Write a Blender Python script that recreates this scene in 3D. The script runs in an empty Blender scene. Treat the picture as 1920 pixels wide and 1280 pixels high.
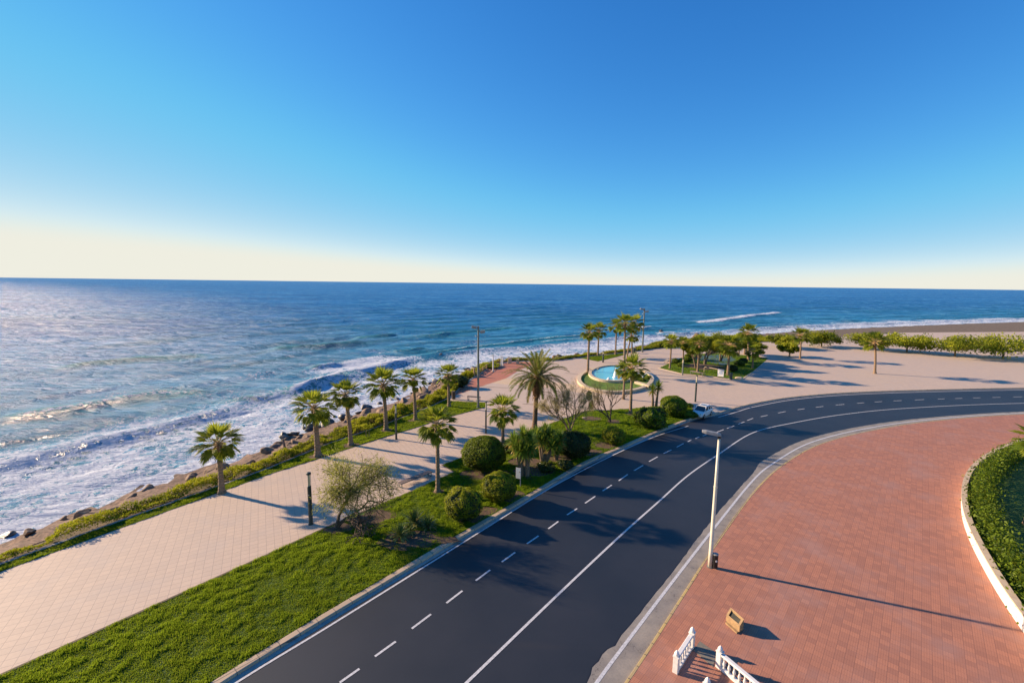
import bpy, bmesh, math, random
import numpy as np
from mathutils import Vector, Matrix
R = math.radians
random.seed(7); rng = np.random.default_rng(7)
scene = bpy.context.scene; col = scene.collection

# ------------------------------------------------------------------ camera
F = 850.0; CH = 18.0
pitch = math.atan(108.5 / F); roll = 0.0122
fw = np.array([0, math.cos(pitch), -math.sin(pitch)])
up0 = np.array([0, math.sin(pitch), math.cos(pitch)]); r0 = np.array([1.0, 0, 0])
rt = math.cos(roll) * r0 + math.sin(roll) * up0
up = -math.sin(roll) * r0 + math.cos(roll) * up0
cam = bpy.data.cameras.new('camera'); camo = bpy.data.objects.new('camera', cam); col.objects.link(camo)
cam.sensor_width = 36; cam.lens = 36 * F / 1920; cam.clip_start = 0.1; cam.clip_end = 90000
M4 = Matrix(((rt[0], up[0], -fw[0], 0), (rt[1], up[1], -fw[1], 0), (rt[2], up[2], -fw[2], CH), (0, 0, 0, 1)))
camo.matrix_world = M4; scene.camera = camo

# ------------------------------------------------------------------ world and sun
SUN_EL = R(21); sx, sy = -math.sin(R(70)), math.cos(R(70))
world = bpy.data.worlds.new('World'); scene.world = world; world.use_nodes = True
wn = world.node_tree.nodes; wl = world.node_tree.links
bg = wn['Background']; sky = wn.new('ShaderNodeTexSky'); sky.sky_type = 'NISHITA'; sky.sun_disc = False
sky.sun_elevation = SUN_EL; sky.sun_rotation = math.atan2(sx, sy)
sky.altitude = 0; sky.air_density = 0.85; sky.dust_density = 0.0; sky.ozone_density = 3.5
SKY_K = 0.178                            # grade the sky: deeper blue overhead, softer glow towards the sun
CHN = []; sep = wn.new('ShaderNodeSeparateColor'); cmb = wn.new('ShaderNodeCombineColor'); wl.new(sky.outputs[0], sep.inputs[0])
for ch, (gain, pw, lim) in enumerate(((0.96, 1.58, 0.88), (1.03, 1.12, 0.87), (1.10, 0.78, 0.90))):
    prev = sep.outputs[ch]
    for op, val in (('MULTIPLY', SKY_K), ('POWER', pw), ('MULTIPLY', gain)):
        n = wn.new('ShaderNodeMath'); n.operation = op; n.inputs[1].default_value = val; wl.new(prev, n.inputs[0]); prev = n.outputs[0]
    sm = wn.new('ShaderNodeMath'); sm.operation = 'SMOOTH_MIN'; sm.inputs[1].default_value = lim; sm.inputs[2].default_value = 0.35; wl.new(prev, sm.inputs[0])
    CHN.append(sm.outputs[0])
def wm(op, a, b_, k=None):
    n = wn.new('ShaderNodeMath'); n.operation = op
    for q, v in ((0, a), (1, b_)):
        if isinstance(v, float): n.inputs[q].default_value = v
        else: wl.new(v, n.inputs[q])
    if k is not None: n.inputs[2].default_value = k
    return n.outputs[0]
Rr, Gg, Bb = CHN
Gg = wm('SMOOTH_MIN', Gg, wm('MULTIPLY', wm('ADD', Rr, Bb), 0.535), 0.10)      # less turquoise in the middle band
Bb = wm('SMOOTH_MIN', Bb, wm('SUBTRACT', 1.33, wm('MULTIPLY', Rr, 0.64)), 0.08)  # cream towards the horizon
for ch, v in enumerate((Rr, Gg, Bb)): wl.new(wm('DIVIDE', v, SKY_K), cmb.inputs[ch])
wl.new(cmb.outputs[0], bg.inputs['Color'])
bg.inputs['Strength'].default_value = 0.07
sl = bpy.data.lights.new('sun', 'SUN'); sl.energy = 3.9; sl.angle = R(0.9); sl.color = (1.0, 0.76, 0.52)
so = bpy.data.objects.new('sun', sl); col.objects.link(so)
sd = Vector((sx * math.cos(SUN_EL), sy * math.cos(SUN_EL), math.sin(SUN_EL)))
so.rotation_euler = sd.to_track_quat('Z', 'Y').to_euler()
scene.view_settings.view_transform = 'Standard'; scene.view_settings.look = 'None'
scene.view_settings.exposure = 1.32; scene.view_settings.gamma = 1.0

# ------------------------------------------------------------------ helpers
def P(x, y, z=0.0):                      # where a sight line meets the level z
    d = fw + rt * (x - 960) / F - up * (y - 640) / F
    t = (z - CH) / d[2]
    return (d[0] * t, d[1] * t)
def PL(pts, z=0.0): return [P(x, y, z) for x, y in pts]
def height(bx, by, ty, z0=0.0):          # height of a thing from its foot and top rows
    b = P(bx, by, z0); lo, hi = z0, 40.0
    for _ in range(40):
        m = (lo + hi) / 2; v = np.array([b[0], b[1], m - CH]); yy = 640 - F * (v @ up) / (v @ fw)
        if yy > ty: lo = m
        else: hi = m
    return lo - z0

def vnoise(x, y, seed=0):
    x = np.asarray(x, float); y = np.asarray(y, float)
    xi = np.floor(x).astype(np.int64); yi = np.floor(y).astype(np.int64); fx = x - xi; fy = y - yi
    fx = fx * fx * (3 - 2 * fx); fy = fy * fy * (3 - 2 * fy)
    def h(a, b):
        n = (a * 374761393 + b * 668265263 + seed * 1442695041) & 0x7fffffff
        n = ((n ^ (n >> 13)) * 1274126177) & 0x7fffffff
        return ((n ^ (n >> 16)) & 0xffff) / 65535.0
    return (h(xi, yi) * (1 - fx) + h(xi + 1, yi) * fx) * (1 - fy) + (h(xi, yi + 1) * (1 - fx) + h(xi + 1, yi + 1) * fx) * fy
def fbm(x, y, seed=0, o=3):
    s = 0; a = 0.5; t = 0
    for i in range(o):
        s = s + a * vnoise(x * 2 ** i, y * 2 ** i, seed + i); t += a; a *= 0.5
    return s / t
def sstep(a, b, x):
    t = np.clip((x - a) / (b - a), 0, 1); return t * t * (3 - 2 * t)

def tag(o, label=None, cat=None, group=None, kind=None):
    if label: o['label'] = label
    if cat: o['category'] = cat
    if group: o['group'] = group
    if kind: o['kind'] = kind
    return o
def empty(name, loc, rz=0.0, s=1.0):
    o = bpy.data.objects.new(name, None); col.objects.link(o)
    o.location = loc if len(loc) == 3 else (loc[0], loc[1], 0); o.rotation_euler = (0, 0, rz); o.scale = (s, s, s)
    o.empty_display_size = 0.3
    return o
def link(name, me, m, parent=None):
    o = bpy.data.objects.new(name, me); col.objects.link(o)
    if m is not None and len(me.materials) == 0: me.materials.append(m)
    if parent is not None: o.parent = parent
    return o
class MB:
    def __init__(s): s.v = []; s.f = []
    def add(s, vs, fs):
        n = len(s.v); s.v += [tuple(p) for p in vs]; s.f += [tuple(i + n for i in f) for f in fs]; return s
    def box(s, x0, y0, z0, x1, y1, z1):
        return s.add([(x0,y0,z0),(x1,y0,z0),(x1,y1,z0),(x0,y1,z0),(x0,y0,z1),(x1,y0,z1),(x1,y1,z1),(x0,y1,z1)],
                     [(3,2,1,0),(4,5,6,7),(0,1,5,4),(1,2,6,5),(2,3,7,6),(3,0,4,7)])
    def tube(s, pts, rad, n=8, cap=True):
        pts = [Vector(p) for p in pts]; vs = []; fs = []
        ref = Vector((0.31, 0.17, 1)).normalized(); u = None
        for i, p in enumerate(pts):
            t = (pts[min(i + 1, len(pts) - 1)] - pts[max(i - 1, 0)])
            t = t.normalized() if t.length > 1e-9 else Vector((0, 0, 1))
            if u is None:
                a = Vector((1, 0, 0)) if abs(t.x) < 0.8 else Vector((0, 1, 0)); u = (a - t * a.dot(t)).normalized()
            else: u = (u - t * u.dot(t)).normalized()
            w = t.cross(u); r = rad[i] if hasattr(rad, '__len__') else rad
            for k in range(n):
                a = 2 * math.pi * k / n; vs.append(p + (u * math.cos(a) + w * math.sin(a)) * r)
        for i in range(len(pts) - 1):
            for k in range(n):
                k2 = (k + 1) % n; fs.append((i*n+k, i*n+k2, (i+1)*n+k2, (i+1)*n+k))
        if cap: fs.append(tuple(range(n))[::-1]); fs.append(tuple((len(pts)-1)*n + k for k in range(n)))
        return s.add(vs, fs)
    def lathe(s, prof, n=14, c=(0, 0)):
        return s.tube([(c[0], c[1], z) for r, z in prof], [max(r, 1e-4) for r, z in prof], n)
    def build(s, name, m, parent=None, smooth=False, bevel=0):
        me = bpy.data.meshes.new(name); me.from_pydata(s.v, [], s.f); me.update()
        if smooth:
            for p in me.polygons: p.use_smooth = True
        o = link(name, me, m, parent)
        if bevel:
            b = o.modifiers.new('bevel', 'BEVEL'); b.width = bevel; b.segments = 2
        return o
def cards(name, V, m, parent=None, tone=None, smooth=False):     # V: N x k x 3 array of separate faces
    V = np.asarray(V, dtype=np.float32); N, k = V.shape[:2]
    me = bpy.data.meshes.new(name); me.vertices.add(N * k); me.vertices.foreach_set('co', V.reshape(-1))
    me.loops.add(N * k); me.loops.foreach_set('vertex_index', np.arange(N * k, dtype=np.int32))
    me.polygons.add(N); me.polygons.foreach_set('loop_start', np.arange(N, dtype=np.int32) * k)
    me.update(calc_edges=True)
    if tone is not None:
        a = me.attributes.new('tone', 'FLOAT', 'POINT'); a.data.foreach_set('value', np.repeat(np.asarray(tone, np.float32), k))
    return link(name, me, m, parent)
def grid_mesh(name, X, Y, Z, m, attrs={}, smooth=True):
    r, c = X.shape; me = bpy.data.meshes.new(name)
    me.vertices.add(r * c); me.vertices.foreach_set('co', np.stack([X, Y, Z], -1).astype(np.float32).reshape(-1))
    i = np.arange(r * c).reshape(r, c); q = np.stack([i[:-1, :-1], i[:-1, 1:], i[1:, 1:], i[1:, :-1]], -1).reshape(-1, 4)
    n = len(q); me.loops.add(n * 4); me.loops.foreach_set('vertex_index', q.astype(np.int32).reshape(-1))
    me.polygons.add(n); me.polygons.foreach_set('loop_start', np.arange(n, dtype=np.int32) * 4)
    me.polygons.foreach_set('use_smooth', np.ones(n, bool)); me.update(calc_edges=True)
    for k, a in attrs.items():
        at = me.attributes.new(k, 'FLOAT', 'POINT'); at.data.foreach_set('value', a.astype(np.float32).reshape(-1))
    return link(name, me, m)
def sheet(name, poly, z, m, parent=None, thick=0.0):
    bm = bmesh.new(); vs = [bm.verts.new((p[0], p[1], z)) for p in poly]; f = bm.faces.new(vs)
    f.normal_update()
    if f.normal.z < 0: f.normal_flip()
    if thick:
        r = bmesh.ops.extrude_face_region(bm, geom=[f]); 
        for v in [g for g in r['geom'] if isinstance(g, bmesh.types.BMVert)]: v.co.z -= thick
        bmesh.ops.recalc_face_normals(bm, faces=bm.faces)
    bmesh.ops.triangulate(bm, faces=[f for f in bm.faces if len(f.verts) > 4])
    me = bpy.data.meshes.new(name); bm.to_mesh(me); bm.free(); return link(name, me, m, parent)
def smooth_line(pts, step=0.8):
    pts = np.array(pts, float); out = []
    Q = np.vstack([2 * pts[0] - pts[1], pts, 2 * pts[-1] - pts[-2]])
    for i in range(1, len(Q) - 2):
        p0, p1, p2, p3 = Q[i-1:i+3]; n = max(2, min(60, int(np.linalg.norm(p2 - p1) / step)))
        for t in np.arange(n) / n:
            m1 = (p2 - p0) * 0.5; m2 = (p3 - p1) * 0.5; L = np.linalg.norm(p2 - p1)
            for mm, q in ((m1, 0), (m2, 1)):
                l = np.linalg.norm(mm)
                if l > 1.3 * L:
                    if q == 0: m1 = mm / l * 1.3 * L
                    else: m2 = mm / l * 1.3 * L
            out.append((2*t**3-3*t**2+1)*p1 + (t**3-2*t**2+t)*m1 + (-2*t**3+3*t**2)*p2 + (t**3-t**2)*m2)
    out.append(pts[-1]); return np.array(out)
def offset(line, d):                     # to the right of travel
    t = np.gradient(line, axis=0); t /= np.linalg.norm(t, axis=1)[:, None] + 1e-9
    return line + np.stack([t[:, 1], -t[:, 0]], 1) * d
def strip_profile(name, line, prof, m, parent=None, closed=False):    # prof: list of (right offset, z)
    mb = MB(); n = len(line); vs = []; k = len(prof)
    if closed:
        L2 = np.vstack([line[-1:], line, line[:1]]); offs = [offset(L2, d)[1:-1] for d, z in prof]
    else: offs = [offset(line, d) for d, z in prof]
    for i in range(n):
        for j in range(k): vs.append((offs[j][i][0], offs[j][i][1], prof[j][1]))
    fs = []
    for i in range(n if closed else n - 1):
        i2 = (i + 1) % n
        for j in range(k - 1): fs.append((i*k+j, i*k+j+1, i2*k+j+1, i2*k+j))
    mb.add(vs, fs); o = mb.build(name, m, parent)
    return o
def inside(px, py, poly):
    poly = np.array(poly); n = len(poly); c = np.zeros(px.shape, bool); j = n - 1
    for i in range(n):
        xi, yi = poly[i]; xj, yj = poly[j]
        c ^= ((yi > py) != (yj > py)) & (px < (xj - xi) * (py - yi) / (yj - yi + 1e-12) + xi); j = i
    return c
def children(o): return [c for c in bpy.data.objects if c.parent == o]
KIDS = {}
def copy_thing(o, loc, rz=0.0, s=None):
    c = o.copy(); col.objects.link(c); c.location = loc if len(loc) == 3 else (loc[0], loc[1], 0); c.rotation_euler = (0, 0, rz)
    if s is not None: c.scale = (s, s, s) if not hasattr(s, '__len__') else s
    if o.name not in KIDS: KIDS[o.name] = [(k, children(k)) for k in children(o)]
    for k, gs in KIDS[o.name]:
        d = k.copy(); col.objects.link(d); d.parent = c
        for g in gs:
            e = g.copy(); col.objects.link(e); e.parent = d
    return c

# ------------------------------------------------------------------ materials
def nodes(name):
    m = bpy.data.materials.new(name); m.use_nodes = True; nt = m.node_tree
    return m, nt, nt.nodes['Principled BSDF']
def mixc(nt, fac, a, b, mode='MIX'):
    n = nt.nodes.new('ShaderNodeMix'); n.data_type = 'RGBA'; n.blend_type = mode; n.clamp_factor = True
    for idx, v in ((0, fac), (6, a), (7, b)):
        if isinstance(v, (tuple, list)): n.inputs[idx].default_value = (*v[:3], 1)
        elif isinstance(v, (float, int)): n.inputs[idx].default_value = v
        else: nt.links.new(v, n.inputs[idx])
    return n.outputs[2]
def ramp(nt, src, a, b):
    n = nt.nodes.new('ShaderNodeMapRange'); n.inputs[1].default_value = a; n.inputs[2].default_value = b
    n.interpolation_type = 'SMOOTHSTEP'; nt.links.new(src, n.inputs[0]); return n.outputs[0]
def math_n(nt, op, a, b=None):
    n = nt.nodes.new('ShaderNodeMath'); n.operation = op
    for i, v in enumerate((a, b)):
        if v is None: continue
        if isinstance(v, (float, int)): n.inputs[i].default_value = v
        else: nt.links.new(v, n.inputs[i])
    return n.outputs[0]
def coords(nt, rot=0.0, sc=(1, 1, 1)):
    tc = nt.nodes.new('ShaderNodeTexCoord'); mp = nt.nodes.new('ShaderNodeMapping')
    mp.inputs['Rotation'].default_value = (0, 0, rot); mp.inputs['Scale'].default_value = sc
    nt.links.new(tc.outputs['Object'], mp.inputs[0]); return mp.outputs[0]
def noise(nt, co, scale, detail=4, rough=0.55):
    n = nt.nodes.new('ShaderNodeTexNoise'); n.inputs['Scale'].default_value = scale; n.inputs['Detail'].default_value = detail
    n.inputs['Roughness'].default_value = rough
    if co is not None: nt.links.new(co, n.inputs['Vector'])
    return n.outputs['Fac']
def attr(nt, name):
    n = nt.nodes.new('ShaderNodeAttribute'); n.attribute_name = name; return n.outputs['Fac']
def bump(nt, b, h, strength=0.4, dist=0.05):
    n = nt.nodes.new('ShaderNodeBump'); n.inputs['Strength'].default_value = strength; n.inputs['Distance'].default_value = dist
    nt.links.new(h, n.inputs['Height']); nt.links.new(n.outputs[0], b.inputs['Normal']); return n
def mat(name, c, rough=0.6, c2=None, scale=3.0, bmp=0.0, metal=0.0, bdist=0.02, spec=None, rot=0.0, sc=(1, 1, 1)):
    m, nt, b = nodes(name); co = coords(nt, rot, sc); n = noise(nt, co, scale)
    c2 = c2 or tuple(x * 0.75 for x in c)
    nt.links.new(mixc(nt, ramp(nt, n, 0.3, 0.7), c2, c), b.inputs['Base Color'])
    b.inputs['Roughness'].default_value = rough; b.inputs['Metallic'].default_value = metal
    if spec is not None: b.inputs['Specular IOR Level'].default_value = spec
    if bmp: bump(nt, b, n, bmp, bdist)
    return m
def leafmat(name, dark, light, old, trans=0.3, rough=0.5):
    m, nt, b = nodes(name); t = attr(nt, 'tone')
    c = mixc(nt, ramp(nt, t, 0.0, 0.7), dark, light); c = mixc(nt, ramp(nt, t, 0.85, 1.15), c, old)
    oi = nt.nodes.new('ShaderNodeObjectInfo'); hv = nt.nodes.new('ShaderNodeHueSaturation')
    nt.links.new(c, hv.inputs['Color']); nt.links.new(math_n(nt, 'ADD', math_n(nt, 'MULTIPLY', oi.outputs['Random'], 0.3), 0.86), hv.inputs['Value'])
    c = hv.outputs[0]
    nt.links.new(c, b.inputs['Base Color']); b.inputs['Roughness'].default_value = rough; b.inputs['Specular IOR Level'].default_value = 0.15
    tr = nt.nodes.new('ShaderNodeBsdfTranslucent'); nt.links.new(mixc(nt, 0.35, c, (0.5, 0.55, 0.05)), tr.inputs['Color'])
    mx = nt.nodes.new('ShaderNodeMixShader'); mx.inputs[0].default_value = trans
    nt.links.new(b.outputs[0], mx.inputs[1]); nt.links.new(tr.outputs[0], mx.inputs[2])
    nt.links.new(mx.outputs[0], nt.nodes['Material Output'].inputs['Surface']); return m
def tile_mat(name, c1, c2, mortar, size, rot, small=None, stain=(0.5, 0.5, 0.5), rough=0.75, msize=0.012, bias=0.0, stain_amt=0.5):
    m, nt, b = nodes(name); co = coords(nt, rot)
    def br(sz, ms, off=0.0):
        t = nt.nodes.new('ShaderNodeTexBrick'); t.offset = off; t.squash = 1; nt.links.new(co, t.inputs['Vector'])
        t.inputs['Scale'].default_value = 1.0; t.inputs['Brick Width'].default_value = sz; t.inputs['Row Height'].default_value = sz
        t.inputs['Mortar Size'].default_value = ms; t.inputs['Mortar Smooth'].default_value = 0.2; t.inputs['Bias'].default_value = bias
        t.inputs['Color1'].default_value = (*c1, 1); t.inputs['Color2'].default_value = (*c2, 1); t.inputs['Mortar'].default_value = (*mortar, 1)
        return t
    t = br(size, msize); c = t.outputs['Color']; h = t.outputs['Fac']
    if small:
        t2 = br(small, small * 0.09); c = mixc(nt, math_n(nt, 'MULTIPLY', t2.outputs['Fac'], 0.5), c, mortar)
    n1 = noise(nt, co, 0.35, 5); c = mixc(nt, math_n(nt, 'MULTIPLY', ramp(nt, n1, 0.45, 0.75), stain_amt), c, mixc(nt, 0.6, c, stain))
    n2 = noise(nt, co, 6, 4); c = mixc(nt, math_n(nt, 'MULTIPLY', ramp(nt, n2, 0.35, 0.7), 0.22), c, tuple(x * 0.7 for x in c1))
    nt.links.new(c, b.inputs['Base Color']); b.inputs['Roughness'].default_value = rough
    bump(nt, b, math_n(nt, 'SUBTRACT', math_n(nt, 'MULTIPLY', n2, 0.2), h), 0.4, 0.01); return m

ASPH, nt, b = nodes('asphalt'); co = coords(nt)
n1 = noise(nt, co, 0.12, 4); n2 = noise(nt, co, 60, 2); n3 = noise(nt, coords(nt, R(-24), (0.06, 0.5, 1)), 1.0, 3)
c = mixc(nt, ramp(nt, n1, 0.3, 0.7), (0.010, 0.0135, 0.019), (0.021, 0.023, 0.028))
c = mixc(nt, math_n(nt, 'MULTIPLY', ramp(nt, n2, 0.45, 0.8), 0.3), c, (0.05, 0.05, 0.052))
c = mixc(nt, math_n(nt, 'MULTIPLY', ramp(nt, n3, 0.58, 0.75), 0.35), c, (0.04, 0.034, 0.028))  # warm streaks of sunlight on the road, painted into the asphalt colour
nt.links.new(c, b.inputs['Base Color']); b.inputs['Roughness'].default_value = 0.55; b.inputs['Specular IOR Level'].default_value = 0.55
bump(nt, b, n2, 0.4, 0.004)
PAINT = mat('road_paint', (0.62, 0.62, 0.62), 0.7, (0.42, 0.42, 0.43), 9, 0.1)
CONC, nt, b = nodes('worn_concrete'); co = coords(nt)
n1 = noise(nt, co, 0.9, 6); n2 = noise(nt, co, 14, 4); vo = nt.nodes.new('ShaderNodeTexVoronoi'); vo.feature = 'DISTANCE_TO_EDGE'; vo.inputs['Scale'].default_value = 0.45
mp = nt.nodes.new('ShaderNodeMix'); mp.data_type = 'VECTOR'; mp.inputs[0].default_value = 0.35; nt.links.new(co, mp.inputs[4])
nz = nt.nodes.new('ShaderNodeTexNoise'); nz.inputs['Scale'].default_value = 1.7; nz.inputs['Detail'].default_value = 6; nt.links.new(co, nz.inputs['Vector'])
va = nt.nodes.new('ShaderNodeVectorMath'); va.operation = 'SCALE'; va.inputs['Scale'].default_value = 3.0; nt.links.new(nz.outputs['Color'], va.inputs[0])
vb = nt.nodes.new('ShaderNodeVectorMath'); nt.links.new(co, vb.inputs[0]); nt.links.new(va.outputs[0], vb.inputs[1]); nt.links.new(vb.outputs[0], vo.inputs['Vector'])
crack = math_n(nt, 'MULTIPLY', math_n(nt, 'SUBTRACT', 1.0, ramp(nt, vo.outputs['Distance'], 0.002, 0.012)), ramp(nt, n1, 0.45, 0.6))
c = mixc(nt, ramp(nt, n1, 0.35, 0.7), (0.30, 0.265, 0.22), (0.21, 0.19, 0.17)); c = mixc(nt, math_n(nt, 'MULTIPLY', ramp(nt, n2, 0.4, 0.7), 0.3), c, (0.15, 0.14, 0.13))
c = mixc(nt, math_n(nt, 'MULTIPLY', crack, 0.8), c, (0.05, 0.045, 0.04))
nt.links.new(c, b.inputs['Base Color']); b.inputs['Roughness'].default_value = 0.85; bump(nt, b, n2, 0.4, 0.01)
GUTTER = mat('gutter_concrete', (0.42, 0.37, 0.32), 0.85, (0.30, 0.27, 0.24), 5, 0.2)
KERB = tile_mat('kerb_stone', (0.52, 0.39, 0.26), (0.43, 0.32, 0.22), (0.12, 0.10, 0.08), 1.0, R(-49), None, (0.25, 0.22, 0.2), 0.8, 0.02)
YKERB = tile_mat('yellow_kerb', (0.50, 0.36, 0.13), (0.40, 0.30, 0.15), (0.14, 0.11, 0.08), 0.9, R(-50), None, (0.33, 0.28, 0.2), 0.75, 0.03)
PLAZA = tile_mat('plaza_paving', (0.58, 0.44, 0.325), (0.53, 0.405, 0.305), (0.32, 0.24, 0.20), 0.5, R(-29), None, (0.40, 0.35, 0.32), 0.7, 0.012)
CREAM = tile_mat('cream_paving', (0.66, 0.47, 0.28), (0.60, 0.43, 0.27), (0.4, 0.3, 0.2), 0.5, R(-29), None, (0.5, 0.4, 0.3), 0.7)
REDP = tile_mat('red_paving', (0.47, 0.165, 0.09), (0.41, 0.145, 0.085), (0.33, 0.13, 0.08), 0.5, R(-29), None, (0.42, 0.24, 0.18), 0.75)
BRICK = tile_mat('red_brick_paving', (0.49, 0.205, 0.118), (0.36, 0.155, 0.098), (0.20, 0.085, 0.06), 0.4, R(-48), 0.1, (0.36, 0.22, 0.19), 0.75, 0.008, 0.0, 0.8)
SOIL = mat('brown_soil', (0.13, 0.075, 0.045), 0.95, (0.075, 0.045, 0.03), 3, 0.6, bdist=0.06)
EARTH = mat('sandy_earth', (0.19, 0.13, 0.085), 0.95, (0.10, 0.075, 0.045), 1.2, 0.5, bdist=0.1)
LAWN, nt, b = nodes('lawn'); co = coords(nt); n1 = noise(nt, co, 0.5, 4); n2 = noise(nt, co, 7, 5)
c = mixc(nt, ramp(nt, n1, 0.3, 0.7), (0.030, 0.080, 0.005), (0.07, 0.13, 0.007)); c = mixc(nt, math_n(nt, 'MULTIPLY', ramp(nt, n2, 0.45, 0.7), 0.5), c, (0.12, 0.16, 0.008))
nt.links.new(c, b.inputs['Base Color']); b.inputs['Roughness'].default_value = 0.9; bump(nt, b, n2, 0.8, 0.15)
GRASS = leafmat('grass_blades', (0.026, 0.10, 0.004), (0.115, 0.215, 0.006), (0.30, 0.26, 0.04), 0.5, 0.7)
HEDGEG = leafmat('ground_cover_leaf', (0.06, 0.11, 0.006), (0.30, 0.30, 0.012), (0.42, 0.28, 0.04), 0.45, 0.7)
PALML = leafmat('fan_palm_leaf', (0.040, 0.085, 0.008), (0.24, 0.27, 0.02), (0.30, 0.19, 0.05), 0.45)
DATEL = leafmat('date_palm_leaf', (0.055, 0.085, 0.022), (0.17, 0.19, 0.05), (0.42, 0.27, 0.07), 0.4)
BUSHL = leafmat('box_leaf', (0.028, 0.060, 0.006), (0.15, 0.21, 0.014), (0.24, 0.22, 0.04), 0.38, 0.45)
BUSHY = leafmat('yellow_green_leaf', (0.06, 0.10, 0.006), (0.34, 0.35, 0.018), (0.34, 0.27, 0.05), 0.42, 0.45)
BUSHD = leafmat('dark_leaf', (0.014, 0.028, 0.008), (0.04, 0.065, 0.014), (0.10, 0.10, 0.03), 0.2, 0.4)
YUCL = leafmat('yucca_leaf', (0.030, 0.085, 0.012), (0.17, 0.26, 0.035), (0.42, 0.26, 0.06), 0.38, 0.4)
AGAL = leafmat('agave_leaf', (0.035, 0.075, 0.022), (0.16, 0.22, 0.07), (0.30, 0.25, 0.10), 0.25, 0.4)
OLIL = leafmat('grey_green_foliage', (0.10, 0.11, 0.03), (0.29, 0.27, 0.08), (0.30, 0.24, 0.10), 0.45, 0.6)
DRYL = leafmat('dry_twig_leaf', (0.24, 0.18, 0.08), (0.46, 0.36, 0.16), (0.45, 0.30, 0.12), 0.45, 0.6)
TREEL = leafmat('tree_leaf', (0.06, 0.10, 0.010), (0.32, 0.33, 0.02), (0.26, 0.20, 0.03), 0.5, 0.5)
DTRUNK = mat('date_palm_trunk', (0.25, 0.155, 0.09), 0.95, (0.09, 0.055, 0.035), 7, 0.9, bdist=0.08)
TRUNK = mat('palm_trunk', (0.33, 0.22, 0.135), 0.9, (0.15, 0.10, 0.06), 6, 0.8, bdist=0.05, sc=(1, 1, 3))
BOOT = mat('palm_leaf_bases', (0.28, 0.15, 0.06), 0.9, (0.12, 0.06, 0.03), 9, 0.8, bdist=0.05)
BARK = mat('tree_bark', (0.27, 0.19, 0.12), 0.9, (0.13, 0.09, 0.06), 8, 0.7, bdist=0.03)
DBARK = mat('dark_bark', (0.13, 0.085, 0.055), 0.9, (0.06, 0.04, 0.03), 8, 0.7, bdist=0.03)
ROCK = mat('brown_rock', (0.34, 0.22, 0.135), 0.9, (0.15, 0.10, 0.065), 1.3, 0.9, bdist=0.12)
WET = mat('wet_dark_rock', (0.13, 0.10, 0.075), 0.45, (0.05, 0.04, 0.032), 2.0, 0.9, bdist=0.1)
RUBBLE = mat('bank_rubble', (0.21, 0.13, 0.09), 0.95, (0.09, 0.06, 0.042), 2.2, 1.0, bdist=0.25)
DGREEN = mat('dark_green_paint', (0.035, 0.055, 0.05), 0.45, None, 4)
GALV = mat('galvanised_steel', (0.20, 0.22, 0.20), 0.5, (0.14, 0.155, 0.14), 5, metal=0.3)
CREAMP = mat('cream_painted_steel', (0.72, 0.66, 0.52), 0.5, (0.62, 0.56, 0.43), 2)
LAMPG = mat('grey_lamp_housing', (0.32, 0.31, 0.29), 0.5, None, 4)
WHITEP = mat('white_paint', (0.80, 0.77, 0.72), 0.55, (0.70, 0.67, 0.62), 5, 0.1)
BLACK = mat('black_plastic', (0.015, 0.015, 0.016), 0.4, None, 4)
WOOD = mat('weathered_wood', (0.22, 0.165, 0.135), 0.7, (0.15, 0.11, 0.09), 3, 0.3, sc=(1, 12, 12))
DWOOD = mat('golden_wood', (0.55, 0.36, 0.15), 0.75, (0.40, 0.25, 0.10), 5)
STONE = mat('pale_stone', (0.60, 0.47, 0.31), 0.75, (0.48, 0.37, 0.25), 3, 0.3)
STONEY = mat('ochre_stone', (0.55, 0.36, 0.15), 0.75, (0.42, 0.28, 0.14), 6, 0.3)
OCHRE = mat('brown_ochre_stone', (0.40, 0.26, 0.12), 0.8, (0.28, 0.18, 0.09), 5, 0.4)
BLUEP = mat('blue_rubber_surface', (0.045, 0.12, 0.24), 0.8, (0.035, 0.09, 0.19), 2)
CARW = mat('white_car_paint', (0.78, 0.76, 0.73), 0.25, (0.76, 0.74, 0.71), 1)
TYRE = mat('tyre_rubber', (0.02, 0.02, 0.02), 0.8, None, 5)
RIM = mat('alloy_rim', (0.5, 0.5, 0.5), 0.35, None, 5, metal=0.7)
PLQ = mat('dark_bronze_plate', (0.07, 0.065, 0.04), 0.45, (0.04, 0.04, 0.03), 6, metal=0.3)
DARKB = mat('edging_brick', (0.16, 0.11, 0.08), 0.9, (0.09, 0.07, 0.055), 4, 0.3)
MATG = mat('grey_stone_slab', (0.20, 0.18, 0.14), 0.85, (0.15, 0.135, 0.11), 5, 0.2)
def glass(name, c, rough=0.08):
    m, nt, b = nodes(name); b.inputs['Base Color'].default_value = (*c, 1); b.inputs['Roughness'].default_value = rough
    b.inputs['Specular IOR Level'].default_value = 0.9
    nt.links.new(mixc(nt, ramp(nt, noise(nt, coords(nt), 3), 0.3, 0.7), c, tuple(x * 1.15 for x in c)), b.inputs['Base Color']); return m
CARG = glass('car_glass', (0.02, 0.035, 0.04)); LAMPGL = glass('lamp_diffuser', (0.62, 0.56, 0.36), 0.2)
POOL = glass('pool_water', (0.16, 0.55, 0.66), 0.06)
nt = POOL.node_tree; pb = nt.nodes['Principled BSDF']; bump(nt, pb, noise(nt, coords(nt), 4, 4), 0.35, 0.05)
SPRAY = mat('white_spray', (0.85, 0.86, 0.86), 0.6, (0.75, 0.78, 0.8), 8, 0.4)

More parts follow.
